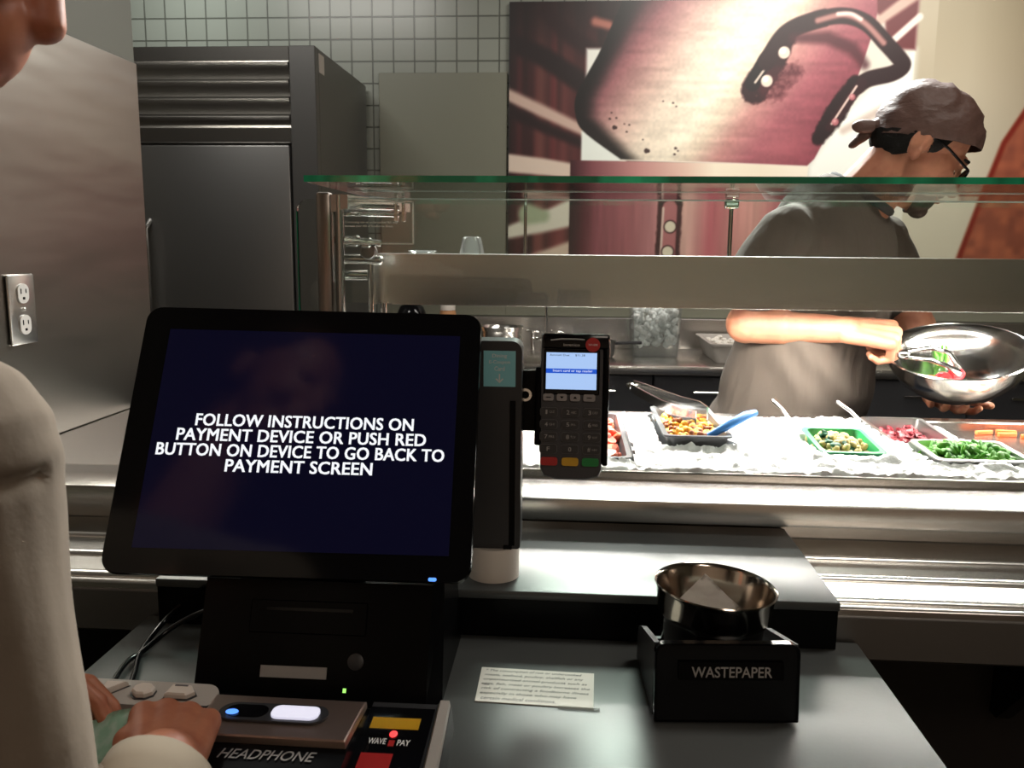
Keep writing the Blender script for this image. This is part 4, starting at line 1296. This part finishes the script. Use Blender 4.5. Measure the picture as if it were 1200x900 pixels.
text('tap_lettering', 'WAVE', .0155, M['textwhite'], t, PR @ T(-.020, .010, .0014), .0080, bold=.02)
text('tap_lettering', 'PAY', .0110, M['textwhite'], t, PR @ T(.0030, .009, .0014), .0080, bold=.02)
MB(PR).box(-.0100, -.0050, .004, .012, .0010, .0016).build('red_dot', M['red'], t)
MB(PR).box(-.030, -.003, -.026, -.006, .0010, .0016).build('red_strip', M['red'], t)['label'] = 'red strip'
MB(PR).box(-.027, -.010, -.046, -.030, .0010, .0016).build('red_strip', M['red'], t)['label'] = 'small red strip'
text('tap_lettering', 'TAP', .0090, M['textwhite'], t, PR @ T(-.0065, -.037, .0018), .0060, bold=.02)
# ================================================================== PEOPLE
def finger(mb, base, d, bend_axis, lens, radii, curls):
    """one finger: three bones bending about bend_axis"""
    p = Vector(base)
    d = Vector(d).normalized()
    ax = Vector(bend_axis).normalized()
    for L, r0, r1, c in zip(lens, radii[:-1], radii[1:], curls):
        d = Matrix.Rotation(c, 3, ax) @ d
        q = p + d * L
        mb.cap(p, q, r0, r1, 12)
        p = q
    return p


def hand(mb, wrist, fwd, back, thumb_side, curls, s=1.0, thumb_curl=(.5, .35, .3), thumb_out=.9, spread=.10, thumb_drop=.4):
    """wrist point, direction of the knuckles, outward normal of the back of the hand, +1/-1 thumb side along fwd x back"""
    f = Vector(fwd).normalized()
    bk = (Vector(back) - f * f.dot(Vector(back))).normalized()
    sd = f.cross(bk) * thumb_side          # towards the thumb
    w = Vector(wrist)
    for off, ln, r in ((.026, .082, .0125), (.009, .086, .0135), (-.009, .082, .0130), (-.026, .074, .0115)):
        mb.cap(w + sd * off * .55 * s, w + (f * ln + sd * off) * s, .017 * s, r * s, 14)
    mb.cap(w + (f * .018 + sd * .012) * s, w + (f * .050 + sd * .030 - bk * .006) * s, .017 * s, .014 * s)
    lens = ((.042, .026, .021), (.047, .030, .022), (.043, .028, .021), (.034, .021, .018))
    tips = []
    for k, off in enumerate((.026, .009, -.009, -.026)):
        ln = (.082, .086, .082, .074)[k]
        dd = f + sd * spread * (1.5 - k) * .6
        r = (.0092, .0095, .0090, .0080)[k]
        c = curls[k] if isinstance(curls[0], (list, tuple)) else curls
        tips.append(finger(mb, w + (f * ln + sd * off) * s, dd, sd.cross(f).cross(f) * 0 + (bk.cross(f)), [x * s for x in lens[k]], [r * s * q for q in (1.12, 1.0, .92, .80)], c))
    tb = w + (f * .030 + sd * .030 - bk * .008) * s
    td = (f * (1 - thumb_out * .5) + sd * thumb_out - bk * thumb_drop).normalized()
    finger(mb, tb, td, td.cross(f - sd * .3 - bk * .6), [.036 * s, .030 * s, .024 * s], [.0125 * s, .0110 * s, .0105 * s, .0085 * s], thumb_curl)
    return tips


def folds(seed, amp, sc):
    return lambda c: amp * noise.noise((c.x * sc[0] + seed, c.y * sc[1], c.z * sc[2])) + amp * .5 * noise.noise((c.x * sc[0] * 2.3 + seed, c.y * sc[1] * 2.3, c.z * sc[2] * 2.3 + 5))


def ring(c, ru, rv, yaw, tilt=0.0, n=28, pitch=0.0):
    R3 = Matrix.Rotation(yaw, 3, 'Z') @ Matrix.Rotation(tilt, 3, 'Y') @ Matrix.Rotation(pitch, 3, 'X')
    c = Vector(c)
    out = []
    for k in range(n):
        a = 2 * PI * k / n
        ca, sa = math.cos(a), math.sin(a)
        e = 0.86
        out.append(c + R3 @ Vector((ru * math.copysign(abs(ca) ** e, ca), rv * math.copysign(abs(sa) ** e, sa), 0)))
    return out


# ------------------------------------------------------------------ the cook
chef = thing('person', 'cook in brown bandana, glasses and taupe t-shirt tossing salad in a bowl', 'person', (.52, 1.98, 0))
# head frame: a forward, b up, c towards the camera
HC = Vector((.740, 1.955, 1.578))
pit, hyaw = math.radians(33), math.radians(-8)
A = Vector((math.cos(pit) * math.cos(hyaw), math.cos(pit) * math.sin(hyaw), -math.sin(pit)))
Cc = Vector((0, 0, 1)).cross(A).normalized() * -1
B = Cc.cross(A) * -1
if B.z < 0:
    B = -B
HM = Matrix((A, B, Cc)).transposed()          # local (a, b, c) -> world


def hd(a, b, c):
    return HC + HM @ Vector((a, b, c))


mb = MB()
mb.ell(hd(-.010, .036, 0), (.098, .090, .077), HM)
mb.ell(hd(.030, -.018, 0), (.068, .080, .066), HM)
mb.ell(hd(.034, -.078, 0), (.056, .040, .050), HM)
mb.ell(hd(.070, -.098, 0), (.024, .020, .026), HM)
mb.cap(hd(.084, .018, .026), hd(.086, .020, -.026), .016, .016)
mb.cap(hd(.092, .010, 0), hd(.114, -.034, 0), .0085, .0135)
for c in (-1, 1):
    mb.cap(hd(.104, -.037, .011 * c), hd(.106, -.038, .012 * c), .0075)
    mb.ell(hd(.072, -.030, .040 * c), (.024, .022, .020), HM)
    er = HM @ Matrix.Rotation(-.25, 3, 'Z')
    mb.ell(hd(-.012, -.004, .078 * c), (.018, .032, .008), er)
    mb.ell(hd(-.018, .004, .084 * c), (.017, .029, .006), er)
    mb.ell(hd(-.008, -.030, .080 * c), (.009, .011, .007), er)
mb.ell(hd(.088, -.068, 0), (.014, .010, .024), HM)
mb.cap(hd(-.030, -.045, 0), (.606, 1.975, 1.460), .056, .056)
mb.cap(hd(-.010, -.070, 0), (.640, 1.960, 1.440), .046, .048)
# trunk under the shirt
mb.ell((.580, 1.975, 1.33), (.12, .085, .13))
# near arm: shoulder, elbow, wrist
ELB, WR = Vector((.374, 1.850, 1.205)), Vector((.566, 1.790, 1.200))
mb.cap((.462, 1.880, 1.365), ELB, .048, .043, 18)
mb.cap(ELB, ELB.lerp(WR, .35), .043, .041, 18)
mb.cap(ELB.lerp(WR, .3), WR, .041, .027, 18)
curl_fist = (.75, 1.25, .8)
hand(mb, WR, (1, -.06, -.10), (.0, -.60, .80), -1, [(1.15, 1.5, .9), (1.2, 1.5, .9), (1.25, 1.5, .9), (1.3, 1.5, .9)], 1.12, (.35, .5, .4), .45, thumb_drop=.9)
# far arm reaching under the bowl
ELF, WF = Vector((.800, 2.03, 1.185)), Vector((.818, 1.945, 1.046))
mb.cap((.715, 2.085, 1.365), ELF, .048, .043, 18)
mb.cap(ELF, WF, .043, .030, 18)
hand(mb, WF, (-.16, -1, -.10), (.0, .08, -1), 1, [(-.08, .32, .38), (-.02, .34, .38), (.0, .34, .38), (.05, .34, .36)], .98, (.1, .2, .2), .8, spread=.26, thumb_drop=-.2)
fuse(mb, 'body', M['skin'], .0030, chef, 3)

# t-shirt
mb = MB()
ty = math.radians(45)
rings = [ring((.500, 1.990, .905), .196, .150, ty), ring((.505, 1.985, .98), .192, .152, ty), ring((.520, 1.978, 1.06), .186, .150, ty), ring((.540, 1.972, 1.15), .184, .142, ty), ring((.560, 1.968, 1.24), .186, .135, ty),
         ring((.566, 1.968, 1.33), .188, .130, ty), ring((.574, 1.970, 1.395), .178, .120, ty, .04, pitch=.10), ring((.586, 1.972, 1.445), .146, .104, ty, .10, pitch=.22), ring((.602, 1.970, 1.482), .100, .084, ty, .22, pitch=.36), ring((.616, 1.966, 1.498), .070, .066, ty, .28, pitch=.42)]
mb.loft(rings)
for sh, el, r in (((.452, 1.872, 1.385), (.392, 1.850, 1.290), .072), ((.712, 2.085, 1.385), (.775, 2.055, 1.265), .068)):
    mb.cap(sh, el, r, r * .98, 20)
    mb.cap((.580, 1.970, 1.430), sh, .062, .070, 20)
mb.ell((.578, 1.985, 1.462), (.062, .062, .060))
fd = folds(3, .006, (9, 9, 5))
wr = lambda c: fd(c) + .004 * math.sin(40 * (c.z + .9 * c.x) + 6 * noise.noise((c.x * 6, c.y * 6, c.z * 6))) * max(0, min(1, (1.3 - c.z) * 4)) + .0035 * math.sin(58 * c.x + 5 * noise.noise((c.x * 5, c.y * 5, c.z * 3))) * max(0, min(1, (c.z - 1.2) * 8))
nk = Vector((.43, -.36, .83)).normalized()
shirt = fuse(mb, 't_shirt', M['shirt'], .0055, chef, 4, wr, cut=[(Vector((.500, 1.99, .915)), Vector((0, 0, -1)))])
# collar ring
cr = []
for k in range(33):
    a = 2 * PI * k / 32
    q = Matrix.Rotation(ty, 3, 'Z') @ Matrix.Rotation(.28, 3, 'Y') @ Matrix.Rotation(.52, 3, 'X') @ Vector((.071 * math.cos(a), .072 * math.sin(a), 0))
    cr.append(Vector((.630, 1.960, 1.484)) + q)
MB().tube(cr, .0095, 8, False).build('collar', M['collar'], shirt, True, 80)['label'] = 'black neckband'

# bandana, hair, beard, glasses
def shell(c, r, cuts, keep, res=48, thick=.003):
    """ellipsoid round the head cut by planes (point, outward direction) given in the head frame"""
    b = MB()
    b.ell(hd(*c), r, HM, res, res // 2)
    bm = b.bm
    for p, n in cuts:
        bmesh.ops.bisect_plane(bm, geom=bm.verts[:] + bm.edges[:] + bm.faces[:], plane_co=hd(*p), plane_no=HM @ Vector(n), clear_outer=True)
    inv = HM.inverted()
    dead = [f for f in bm.faces if not keep(inv @ (f.calc_center_median() - HC))]
    bmesh.ops.delete(bm, geom=dead, context='FACES')
    bmesh.ops.recalc_face_normals(bm, faces=bm.faces[:])
    bmesh.ops.solidify(bm, geom=bm.faces[:], thickness=-thick)
    return b


line = lambda p: .008 + .36 * p.x
b = shell((-.006, .038, 0), (.112, .101, .089), [((0, .017, 0), (.42, -1, 0))], lambda p: True, 64)
b.ell(hd(-.098, -.004, .012), (.020, .020, .020), HM)
b.ell(hd(-.122, -.022, .020), (.030, .016, .012), HM @ Matrix.Rotation(.5, 3, 'Z'))
b.ell(hd(-.112, -.042, .006), (.012, .034, .010), HM @ Matrix.Rotation(-.35, 3, 'Z'))
for v in b.bm.verts:
    v.co += (v.co - HC).normalized() * .003 * math.sin(70 * (v.co.x * .7 - v.co.z) + 9 * noise.noise(v.co * 12))
b.build('bandana', M['bandana'], chef, True, 70)
b = shell((-.012, .030, 0), (.105, .099, .084), [((0, .028, 0), (-.42, 1, 0)), ((.026, 0, 0), (1, -.35, 0)), ((-.05, -.048, 0), (.62, -1, 0))], lambda p: not ((p.x + .010) ** 2 / .020 ** 2 + (p.y + .006) ** 2 / .030 ** 2 < 1 and abs(p.z) > .05), 96)
for v in b.bm.verts:
    v.co += Vector((noise.noise(v.co * 90), noise.noise(v.co * 90 + Vector((7, 0, 0))), noise.noise(v.co * 90 + Vector((0, 9, 0))))) * .0025
hair = b.build('hair', M['hair'], chef, True, 70)
b = shell((.034, -.078, 0), (.060, .044, .054), [((0, -.078, 0), (-.15, 1, 0)), ((.022, 0, 0), (-1, -.3, 0))], lambda p: True, 48)
b.ell(hd(.076, -.101, 0), (.022, .020, .026), HM)
b.cap(hd(.097, -.055, .016), hd(.099, -.053, -.016), .006)
b.build('beard', M['beard'], chef, True, 70)
g = MB()
for c in (-1, 1):
    g.tube([hd(-.010, .020, .082 * c), hd(.040, .016, .080 * c), hd(.100, .004, .066 * c)], .0028, 8)
    g.tube([hd(.104 - abs(.0) , -.006 + .017 * math.sin(q), (.034 + .026 * math.cos(q)) * c) for q in [2 * PI * k / 24 for k in range(25)]], .0020, 8, False)
g.tube([hd(.106, .000, .010), hd(.110, .003, 0), hd(.106, .000, -.010)], .0018, 8)
gl = g.build('glasses', M['black_gloss'], chef, True, 80)
for c in (-1, 1):
    MB().loft([[hd(.1035, -.006 + .016 * math.sin(q), (.034 + .025 * math.cos(q)) * c) for q in [2 * PI * k / 20 for k in range(20)]], [hd(.1045, -.006 + .016 * math.sin(q), (.034 + .025 * math.cos(q)) * c) for q in [2 * PI * k / 20 for k in range(20)]]]).build('lens', M['glass'], gl)
    MB().ell(hd(.076, -.006, .031 * c), (.010, .008, .012), HM).build('eye', M['paper'], chef, True)
    MB().ell(hd(.0842, -.010, .031 * c), (.004, .006, .006), HM).build('iris', M['hair'], chef, True)
    MB().tube([hd(.093, .018, .016 * c), hd(.096, .025, .032 * c), hd(.084, .021, .052 * c)], [.003, .0042, .0025], 8).build('eyebrow', M['hair'], chef, True)
MB().tube([hd(.099, -.0675, .020), hd(.103, -.0670, 0), hd(.099, -.0675, -.020)], .0035, 8).build('lips', M['skin_warm'], chef, True)

# trousers, shoes
mb = MB()
mb.loft([ring((.498, 1.99, .86), .172, .128, ty), ring((.500, 1.99, .93), .176, .132, ty), ring((.503, 1.988, 1.00), .166, .126, ty)])
for sx, sy in ((-.075, -.075), (.075, .075)):
    k = Vector((.505 + sx * .95, 1.985 + sy * .95, .48))
    mb.cap((.500 + sx, 1.99 + sy, .86), k, .094, .068, 18)
    mb.cap(k, (.49 + sx, 2.0 + sy, .10), .066, .055, 18)
fuse(mb, 'trousers', M['jeans'], .009, chef, 3, folds(8, .006, (10, 10, 8)))
for sx, sy in ((-.075, -.075), (.075, .075)):
    MB().cap((.48 + sx, 2.01 + sy, .045), (.60 + sx, 1.90 + sy, .036), .045, .036, 18).build('shoe', M['shoe'], chef, True)

# ------------------------------------------------------------------ salad bowl in his hands
RBW = Matrix.Rotation(math.radians(-9), 3, 'Y') @ Matrix.Rotation(math.radians(17), 3, 'X')
cbw = Vector((.803, 1.815, 1.072))
t = thing('salad_bowl', 'wide polished steel salad bowl held tilted by the cook', 'bowl', cbw)
prof = [(0, 0), (.050, .001), (.085, .014), (.112, .038), (.130, .070), (.137, .092), (.1385, .0955), (.1365, .0975), (.1335, .0965), (.1275, .071), (.110, .041), (.083, .018), (.050, .005), (0, .004)]
MB().lathe(prof, cbw, 72, rot=RBW).build('shell', M['bowl_steel'], t, True, 60)


def inb(x, y, z):
    return cbw + RBW @ Vector((x, y, z))


for p, r, m_, nm, lb, ct in ((inb(-.018, .018, .026), (.017, .016, .014), 'cherry', 'cherry_tomato', 'red cherry tomato nearest the middle of the salad bowl', 'tomato'), (inb(.012, .026, .027), (.017, .015, .014), 'cherry', 'cherry_tomato', 'red cherry tomato right of the other in the salad bowl', 'tomato'), (inb(-.044, .016, .026), (.016, .014, .011), 'carrot', 'tomato_wedge', 'orange red wedge left of the cherry tomatoes in the salad bowl', 'tomato')):
    tag(MB().ell(p, r, None, 18, 12).build(nm, M[m_], None, True), lb, ct)
o = MB().ell(inb(-.072, .014, .034), (.018, .012, .010), None, 14, 9).build('cheese_piece', M['mozz'], None, True)
tag(o, 'pale cheese piece at the left inside the salad bowl', 'cheese')
b = MB()
for q in range(4):
    p0 = inb(-.008 + q * .006, .070 + .006 * (q % 3), .030)
    p1 = p0 + Vector((random.uniform(-.010, .010), .012, .030 + .012 * (q % 2)))
    b.tube([p0, p0.lerp(p1, .5) + Vector((.003, 0, 0)), p1], [.003, .006, .0015], 6)
o = b.build('herb_leaves', M['greens'], None, True, 60)
tag(o, 'bunch of green leaves against the far side of the salad bowl', 'leaves')

# tongs in his fist
t = thing('tongs', 'steel tongs gripped in the fist of the cook over the salad bowl', 'tongs', (.70, 1.745, 1.15))
for s in (-1, 1):
    MB().tube([(.665, 1.735, 1.158 + .005 * s), (.715, 1.740, 1.160 + .012 * s), (.765, 1.775, 1.146 + .014 * s), (.800, 1.805, 1.120 + .006 * s)], [.004, .005, .005, .008], 8).build('arm', M['steel_bright'], t, True, 70)
MB().cap((.664, 1.735, 1.158), (.658, 1.734, 1.158), .010).build('hinge', M['steel_bright'], t, True)

# ------------------------------------------------------------------ the customer
cu = thing('person', 'customer in grey sweatshirt at the left edge, holding a pale green slip', 'person', (-.56, .34, 0))
mb = MB()
# head in profile, chin over the left edge of the picture
hc = Vector((-.425, .545, 1.598))
hy = math.radians(28)
fa = Vector((math.cos(hy), math.sin(hy), -.46)).normalized()
fc = Vector((0, 0, 1)).cross(fa).normalized()
fb = fa.cross(fc)
KM = Matrix((fa, fb, fc)).transposed()


hc = Vector((-.360, .55, 1.472)) - KM @ Vector((.099, -.063, 0))


def kd(a, b, c):
    return hc + KM @ Vector((a, b, c))


mb.ell(kd(-.02, .045, 0), (.098, .090, .078), KM)
mb.ell(kd(.025, -.015, 0), (.066, .082, .066), KM)
mb.ell(kd(.030, -.072, 0), (.056, .042, .052), KM)
mb.ell(kd(.064, -.098, 0), (.024, .019, .026), KM)
mb.cap(kd(.086, .018, 0), kd(.103, -.028, 0), .010, .015)
mb.ell(kd(.080, -.052, 0), (.024, .034, .032), KM)
mb.cap(kd(.090, -.055, .014), kd(.090, -.055, -.014), .0095)
mb.cap(kd(.088, -.072, .012), kd(.088, -.072, -.012), .0095)
mb.cap(kd(.076, .022, .03), kd(.076, .022, -.03), .015)
for c in (-1, 1):
    mb.ell(kd(-.018, -.002, .079 * c), (.019, .032, .010), KM)
    mb.ell(kd(.060, -.025, .042 * c), (.026, .022, .018), KM)
mb.cap(kd(-.040, -.05, 0), (-.545, .43, 1.33), .055, .062)
mb.ell((-.56, .40, 1.22), (.12, .12, .13))
# near (right) hand, back of the hand towards the camera
WC = Vector((-.288, .545, .987))
EC = Vector((-.330, .420, .945))
mb.cap(EC, WC, .040, .028, 18)
hand(mb, WC, (-.32, 1, -.05), (.16, .0, 1), -1, [(.85, 1.05, .6), (.95, 1.1, .6), (1.0, 1.1, .6), (1.0, 1.1, .6)], .96, (.35, .3, .2), .55, thumb_drop=.75)
# far hand, fingers showing behind the sleeve
WL = Vector((-.508, .592, .998))
mb.cap((-.62, .52, 1.00), WL, .036, .027, 18)
hand(mb, WL, (1, .55, .10), (.25, .55, .9), 1, [(.30, .60, .40), (.36, .65, .40), (.42, .7, .40), (.48, .7, .40)], .92, (.3, .3, .2), .7, thumb_drop=.6)
fuse(mb, 'body', M['skin_warm'], .0026, cu, 3)

# sweatshirt
mb = MB()
by = math.radians(-48)
rings = [ring((-.570, .330, .86), .205, .140, by), ring((-.570, .335, 1.0), .200, .142, by), ring((-.566, .355, 1.15), .200, .138, by), ring((-.560, .385, 1.24), .198, .125, by), ring((-.556, .405, 1.295), .165, .10, by), ring((-.552, .42, 1.335), .085, .075, by)]
mb.loft(rings)
SHR = Vector((-.372, .450, 1.232))
mb.cap((-.50, .42, 1.285), SHR, .072, .075, 20)
ELR = Vector((-.326, .420, .950))
mb.cap(SHR, ELR, .076, .066, 22)
mb.cap(ELR, (-.290, .528, .978), .062, .037, 20)
mb.cap((-.56, .42, 1.26), (-.685, .50, 1.215), .07, .072, 20)
mb.cap((-.685, .50, 1.215), (-.66, .505, 1.00), .07, .06, 20)
mb.cap((-.66, .505, 1.00), (-.500, .563, .985), .055, .042, 20)
seam = lambda c: -.004 * math.exp(-((c.z - (1.235 - .25 * (c.x + .32))) / .004) ** 2) if c.y < .46 and c.x > -.47 else 0
fc_ = folds(15, .007, (8, 8, 5))
sw = fuse(mb, 'sweatshirt', M['hoodie'], .0045, cu, 4, lambda c: fc_(c) + seam(c))
MB().lathe([(.036, 0), (.0405, .002), (.0415, .012), (.0405, .030), (.036, .034), (.033, .030), (.033, .004)], (-.286, .512, .976), 32, close=True, rot=Vector((-.04, 1, .28)).to_track_quat('Z', 'Y').to_matrix()).build('cuff', M['cuff'], sw, True, 60)
mb = MB()
mb.loft([ring((-.570, .33, .82), .185, .130, by), ring((-.570, .33, .90), .185, .130, by), ring((-.57, .335, .96), .17, .12, by)])
for sx, sy in ((.065, -.07), (-.065, .07)):
    k = Vector((-.57 + sx, .34 + sy, .46))
    mb.cap((-.57 + sx, .33 + sy, .82), k, .090, .066, 18)
    mb.cap(k, (-.585 + sx, .32 + sy, .09), .064, .052, 18)
fuse(mb, 'trousers', M['jeans'], .010, cu, 3)
for sx, sy in ((.065, -.07), (-.065, .07)):
    MB().cap((-.60 + sx, .31 + sy, .044), (-.50 + sx, .41 + sy, .036), .044, .036, 18).build('shoe', M['shoe'], cu, True)
# short dark hair
b = MB()
b.ell(kd(-.028, .052, 0), (.104, .096, .085), KM, 48, 24)
inv = KM.inverted()
bmesh.ops.delete(b.bm, geom=[f for f in b.bm.faces if (lambda p: p.x > .045 or p.y < .02 + .9 * (p.x + .01) or p.y < -.04)(inv @ (f.calc_center_median() - hc))], context='FACES')
bmesh.ops.solidify(b.bm, geom=b.bm.faces[:], thickness=.004)
b.build('hair', M['hair'], cu, True, 70)

# folded slip in his hands
M['slip'] = mat('pale_green_paper', rgb(178, 222, 200), 0.6, vary=((90, 90, 90), rgb(205, 232, 218), .45, .6))
bm = bmesh.new()
P = T(-.372, .586, .974) @ RZ(.20) @ RX(.50)
g = []
for j in range(10):
    g.append([bm.verts.new(P @ Vector(((i / 13 * 2 - 1) * .042, (j / 9 * 2 - 1) * .028, .007 * math.cos(i / 13 * PI * 2.2) + .003 * noise.noise((i * .5, j * .5, 2))))) for i in range(14)])
for j in range(9):
    for i in range(13):
        bm.faces.new([g[j][i], g[j][i + 1], g[j + 1][i + 1], g[j + 1][i]])
bmesh.ops.solidify(bm, geom=bm.faces[:], thickness=.0014)
o = link_bm('paper_slip', bm, M['slip'], None, True, 60)
tag(o, 'crinkled pale green slip held between the hands of the customer', 'paper slip')
